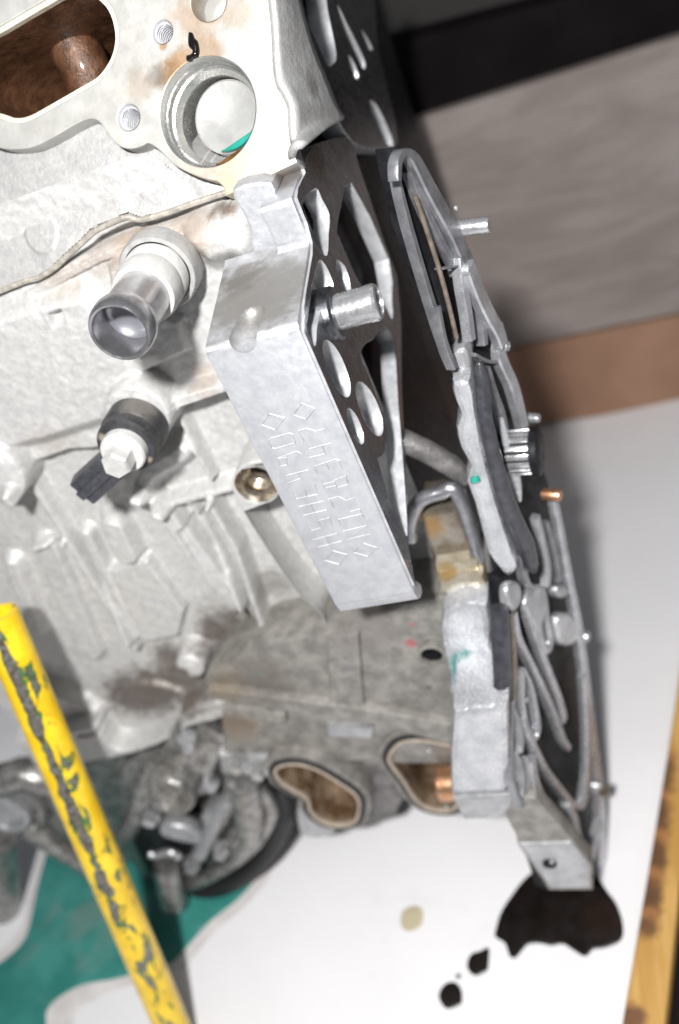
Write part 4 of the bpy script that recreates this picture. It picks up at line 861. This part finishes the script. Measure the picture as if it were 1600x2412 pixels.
rail("cover_rib", K7([(1000, 1840), (955, 1980), (905, 2160)]), [13, 13, 12], M_cover, .002)
rail("cover_rib", K7([(345, 1010), (385, 1120), (402, 1240), (396, 1330)]), [7, 9, 7], M_cover, .002)
rail("cover_rib", K7([(360, 1340), (400, 1440), (418, 1560), (410, 1650)]), [8, 9, 7], M_cover, .002)
rail("cover_rib", K7([(440, 1380), (462, 1470), (460, 1580)]), [9, 11, 8], M_cover, .002)
rail("cover_rib", K7([(330, 940), (325, 1100), (322, 1300), (340, 1540), (410, 1730)]), [10, 9, 9, 8], M_rail, .002)
for p_, r_, m_ in (((1100, 636), 13, M_cover), ((1172, 772), 14, M_covface), ((1190, 815), 11, M_cover), ((1380, 1500), 12, M_covface), ((1408, 1850), 15, M_cover), ((1345, 1905), 11, M_cover), ((1262, 985), 10, M_covface)):
    rb_ = CVR.px(p_, r_)
    lathe("bolt_boss", CVR.hit(p_, .001), CVR.n, [(rb_ * 1.25, -.008), (rb_ * 1.15, .0005), (rb_, .0018), (rb_ * .55, .0019), (rb_ * .5, -.002), (.0002, -.002)], m_, base, n=24, smooth_ang=35)
prism("cover_boss", CVR, smooth(K7([(440, 240), (500, 110), (590, 105), (622, 300), (655, 450), (640, 570), (600, 610), (560, 510), (500, 380)]), 3), M_cover, base, t=.006, h=.002, bevel=.0018, holes=[smooth(K7([(570, 380), (590, 360), (622, 480), (615, 540), (590, 500)]), 3)], smooth_ang=50)
prism("cover_boss", CVR, smooth(K7([(310, 110), (360, 60), (405, 90), (412, 200), (360, 290), (315, 240)]), 3), M_cover, base, t=.006, h=.003, bevel=.0018, smooth_ang=50)
prism("cover_boss", CVR, smooth(K7([(685, 330), (770, 300), (835, 400), (830, 500), (760, 545), (690, 500)]), 3), M_bluewhite, base, t=.008, h=.002, bevel=.0022, smooth_ang=50)
prism("cover_boss", CVR, smooth(K7([(680, 110), (740, 90), (765, 140), (740, 185), (685, 180)]), 3), M_cover, base, t=.008, h=.001, bevel=.0018, smooth_ang=50)
rail("cover_rib", K7([(400, -150), (430, 20), (460, 90), (500, 110)]), [10, 12, 12], M_rail, .001)
rail("cover_rib", K7([(520, -420), (560, -250), (600, -60), (600, 100)]), [9, 11, 10, 8], M_cover, -.001)
rail("cover_rib", K7([(590, -380), (650, -160), (690, 60)]), [7, 8, 7], M_rail, -.001)
# camera-side flank of the cover: bright cast strip
FS = lambda y: FY(y)
strip = smooth([(1066, 901), (1107, 898), (1120, 968), (1136, 1057), (1152, 1121), (1171, 1191), (1197, 1271), (1208, 1306), (1221, 1338), (1197, 1360), (1174, 1338), (1152, 1309), (1142, 1280), (1117, 1185), (1098, 1134), (1107, 1099), (1084, 1057), (1075, 1009), (1085, 978), (1072, 946)], 2)
prism("cover_flank", FY(.052), strip, M_bluewhite, base, t=.03, bevel=.003)
prism("flank_cap", FY(.062), smooth([(1060, 840), (1095, 815), (1110, 850), (1106, 889), (1068, 897)], 2), M_cover, base, t=.03, bevel=.003)
tube("bracing_rib", [FY(.072).hit(p) for p in ((945, 1035), (1000, 1060), (1060, 1095), (1100, 1128))], [.006, .006, .006, .005], M_grimed, base, n=16, smooth_ang=60)
tube("coolant_drip", [FY(.0515).hit((1118, 1122)), FY(.0505).hit((1121, 1134))], [.0022, .0026], M_coolant, base, n=12, smooth_ang=60)
# arch and oily lug below it
ar = [FY(.066).hit(p) for p in smooth([(968, 1270), (968, 1225), (985, 1185), (1010, 1168), (1040, 1160), (1065, 1150), (1085, 1180), (1110, 1250), (1128, 1320)], 4, False)]
tube("cover_arch", ar, .0040, M_rail, base, n=14, smooth_ang=60)
M_lug = metal("oil_varnished_lug", (.16, .13, .10), (.36, .33, .29), .7, (.18, .32), 45, 900, .00008, .0, stains=[(FY(.07).hit((1010, 1240)), .012, (.30, .17, .05), .8), (FY(.07).hit((1050, 1330)), .010, (.42, .30, .10), .7)], coat=.3)
prism("cover_lug", FY(.070), [(992, 1212), (1076, 1200), (1128, 1330), (1026, 1345)], M_lug, base, t=.03, bevel=.002)
M_shelf = metal("oil_stained_shelf", (.34, .29, .20), (.56, .53, .46), .6, (.18, .3), 60, 900, .00008, 0, stains=[(FY(.055).hit((1110, 1412)), .008, (.16, .09, .03), .9), (FY(.06).hit((1050, 1345)), .008, (.40, .25, .06), .7)], coat=.3)
prism("lug_side", FY(.064), [(1076, 1190), (1090, 1196), (1136, 1335), (1118, 1338)], M_cover, base, t=.02, bevel=.002)
prism("lug_shelf", FY(.060), [(1026, 1338), (1126, 1322), (1130, 1345), (1030, 1362)], M_shelf, base, t=.03, bevel=.002)
prism("lug_step", FY(.054), smooth([(1034, 1378), (1138, 1356), (1146, 1412), (1120, 1412), (1085, 1420), (1044, 1440)], 2), M_shelf, base, t=.04, bevel=.004)
prism("cover_flank", FY(.040), smooth([(1044, 1440), (1148, 1425), (1154, 1540), (1160, 1650), (1070, 1662), (1058, 1590), (1044, 1530)], 2), M_bluewhite, base, t=.045, bevel=.004)
prism("cover_corner_block", FY(.0), [(1068, 1676), (1198, 1660), (1203, 1850), (1190, 1868), (1062, 1872), (1060, 1770)], M_bluewhite, base, t=.05, bevel=.004)
prism("corner_foot", FY(.004), [(1066, 1880), (1212, 1872), (1206, 1905), (1188, 1922), (1150, 1930), (1092, 1932)], M_cover, base, t=.04, bevel=.002)
ft = FY(0.004)
prism("cover_foot", ft, [(1186, 1915), (1205, 1880), (1262, 1880), (1398, 2036), (1398, 2098), (1294, 2098), (1220, 1992), (1216, 1970)], M_grime, base, t=.012, bevel=.0015)
prism("foot_face", ft, [(1222, 1988), (1345, 1985), (1392, 2038), (1392, 2092), (1298, 2092)], M_cover, base, t=.01, h=.0012, bevel=.001)
lathe("foot_rivet", ft.hit((1295, 2033), .001), (0, -1, 0), [(.0045, 0), (.0042, .0014), (.0025, .002), (.0002, .0022)], M_dark, base, n=18, smooth_ang=50)
# chain guide: dark curved rail
M_guide = plain("black_guide_plastic", (.035, .035, .042), .3, 0, .3, 200)
q = [CVR.hit(p, .005) for p in smooth([(1128, 850), (1136, 898), (1142, 978), (1155, 1041), (1171, 1105), (1189, 1169), (1214, 1233), (1240, 1290), (1256, 1345)], 5, False)]
tube("chain_guide", q, list(np.interp(range(len(q)), [0, 4, 20, 34, 38, 40], [.001, .0032, .0040, .0052, .004, .002])), M_guide, base, n=20, smooth_ang=70)
q = [CVR.hit(p, .002) for p in smooth([(1176, 1430), (1180, 1520), (1184, 1600), (1182, 1645)], 5, False)]
tube("chain_guide", q, .0050, M_guide, base, n=16, smooth_ang=70)
q = [CVR.hit(p, .001) for p in smooth([(1182, 985), (1194, 1050), (1204, 1100), (1217, 1143), (1224, 1180)], 5, False)]
tube("guide_backing", q, list(np.interp(range(len(q)), [0, 10, 20], [.001, .0042, .001])), M_bluewhite, base, n=16, smooth_ang=70)
# sprocket
spa = np.array((1, -.12, -.08)); spa /= np.linalg.norm(spa); spc = CVR.hit((1262, 1062), .012); sr_ = .0115
spu = np.cross(spa, (0, 0, 1)); spu /= np.linalg.norm(spu); spv = np.cross(spa, spu)
spk = lathe("chain_sprocket", spc, spa, [(sr_ * .90, -.022), (sr_ * .92, -.0135), (sr_ * .92, -.002), (sr_ * 1.12, -.0015), (sr_ * 1.12, .002), (sr_ * .9, .003), (.001, .003)], M_dark, base, n=36, smooth_ang=30)
me_s = []
for i in range(16):
    a = 2 * math.pi * i / 16; d_ = spu * math.cos(a) + spv * math.sin(a)
    me_s.append(beam(spc + d_ * sr_ * 0.94 - spa * .0135, spc + d_ * sr_ * 0.94 - spa * .0018, .0030, .0022, d_, .0004))
link("sprocket_teeth", join(me_s), M_steel, spk, smooth_ang=40)
bz = CVR.hit((1304, 1166), .003)
lathe("cover_bolt", bz, CVR.n, [(.0035, -.006), (.0035, .003), (.003, .004), (.0003, .0045)], M_copper, base, n=20, smooth_ang=40, label="copper-coloured bolt on the cover's outer rim")
bz = CVR.hit((1095, 536), .0)
lathe("cover_dowel", bz, (CVR.n + np.array((.2, 0, 0.0))), [(.0036, -.010), (.0036, .011), (.003, .012)], M_steel, base, n=20, smooth_ang=40, label="bright dowel standing out of the cover's rim")
bz = CVR.hit((1412, 1858), .0)
lathe("cover_bolt", bz, CVR.n, [(.005, -.006), (.005, .006), (.0045, .007)], M_bronze, base, n=6, smooth_ang=0, label="brassy bolt head low on the cover's rim")

# wet droplets, added with a pale metallic colour for flash glints
M_drop = plain("wet_glint", (.55, .57, .58), .06, .6, .1, 300)
for k_, (p, fr_) in enumerate((((1396, 1690), CVR), ((1388, 1652), CVR), ((1090, 1616), FY(.0395)), ((1050, 1518), FY(.0395)), ((1011, 1768), FY(.055)), ((1053, 1900), FY(.047)), ((1120, 640), CVR), ((1074, 490), CVR), ((1300, 2030), FY(.002)), ((1240, 1650), CVR), ((1348, 1480), CVR))):
    rd = fr_.px(p, 5.5, .0)
    lathe("glint_drop", fr_.hit(p, .0), fr_.n, [(rd, -.0004), (rd * .95, rd * .35), (rd * .7, rd * .7), (rd * .35, rd * .9), (rd * .02, rd * .95)], M_drop, base, n=16, smooth_ang=80)
# upper end face of the head with lightening pockets
UF = FX(0.0210)
upo = smooth([(662, -120), (690, -20), (700, 40), (725, 110), (745, 150), (775, 210), (800, 285), (822, 322), (850, 345), (905, 350), (938, 340), (925, 250), (905, 170), (890, 100), (885, 0), (880, -120)], 2)
uh = [smooth([(712, -60), (760, -60), (772, 20), (793, 125), (784, 150), (770, 150), (748, 100), (722, 40)], 3), smooth([(795, 10), (820, 60), (845, 110), (862, 150), (855, 160), (835, 120), (812, 70)], 3),
      smooth([(852, 70), (866, 90), (878, 115), (868, 112)], 2), smooth([(822, 130), (836, 150), (846, 180), (838, 184), (826, 160)], 2), smooth([(872, 240), (890, 250), (922, 320), (926, 345), (905, 330), (885, 285)], 3)]
ue = prism("head_end_face", UF, upo, M_web, head, holes=uh, t=.012, bevel=.0008)
ue.data.materials.append(M_web_wall)
for p in ue.data.polygons:
    if abs(p.normal.x) < .5: p.material_index = 1
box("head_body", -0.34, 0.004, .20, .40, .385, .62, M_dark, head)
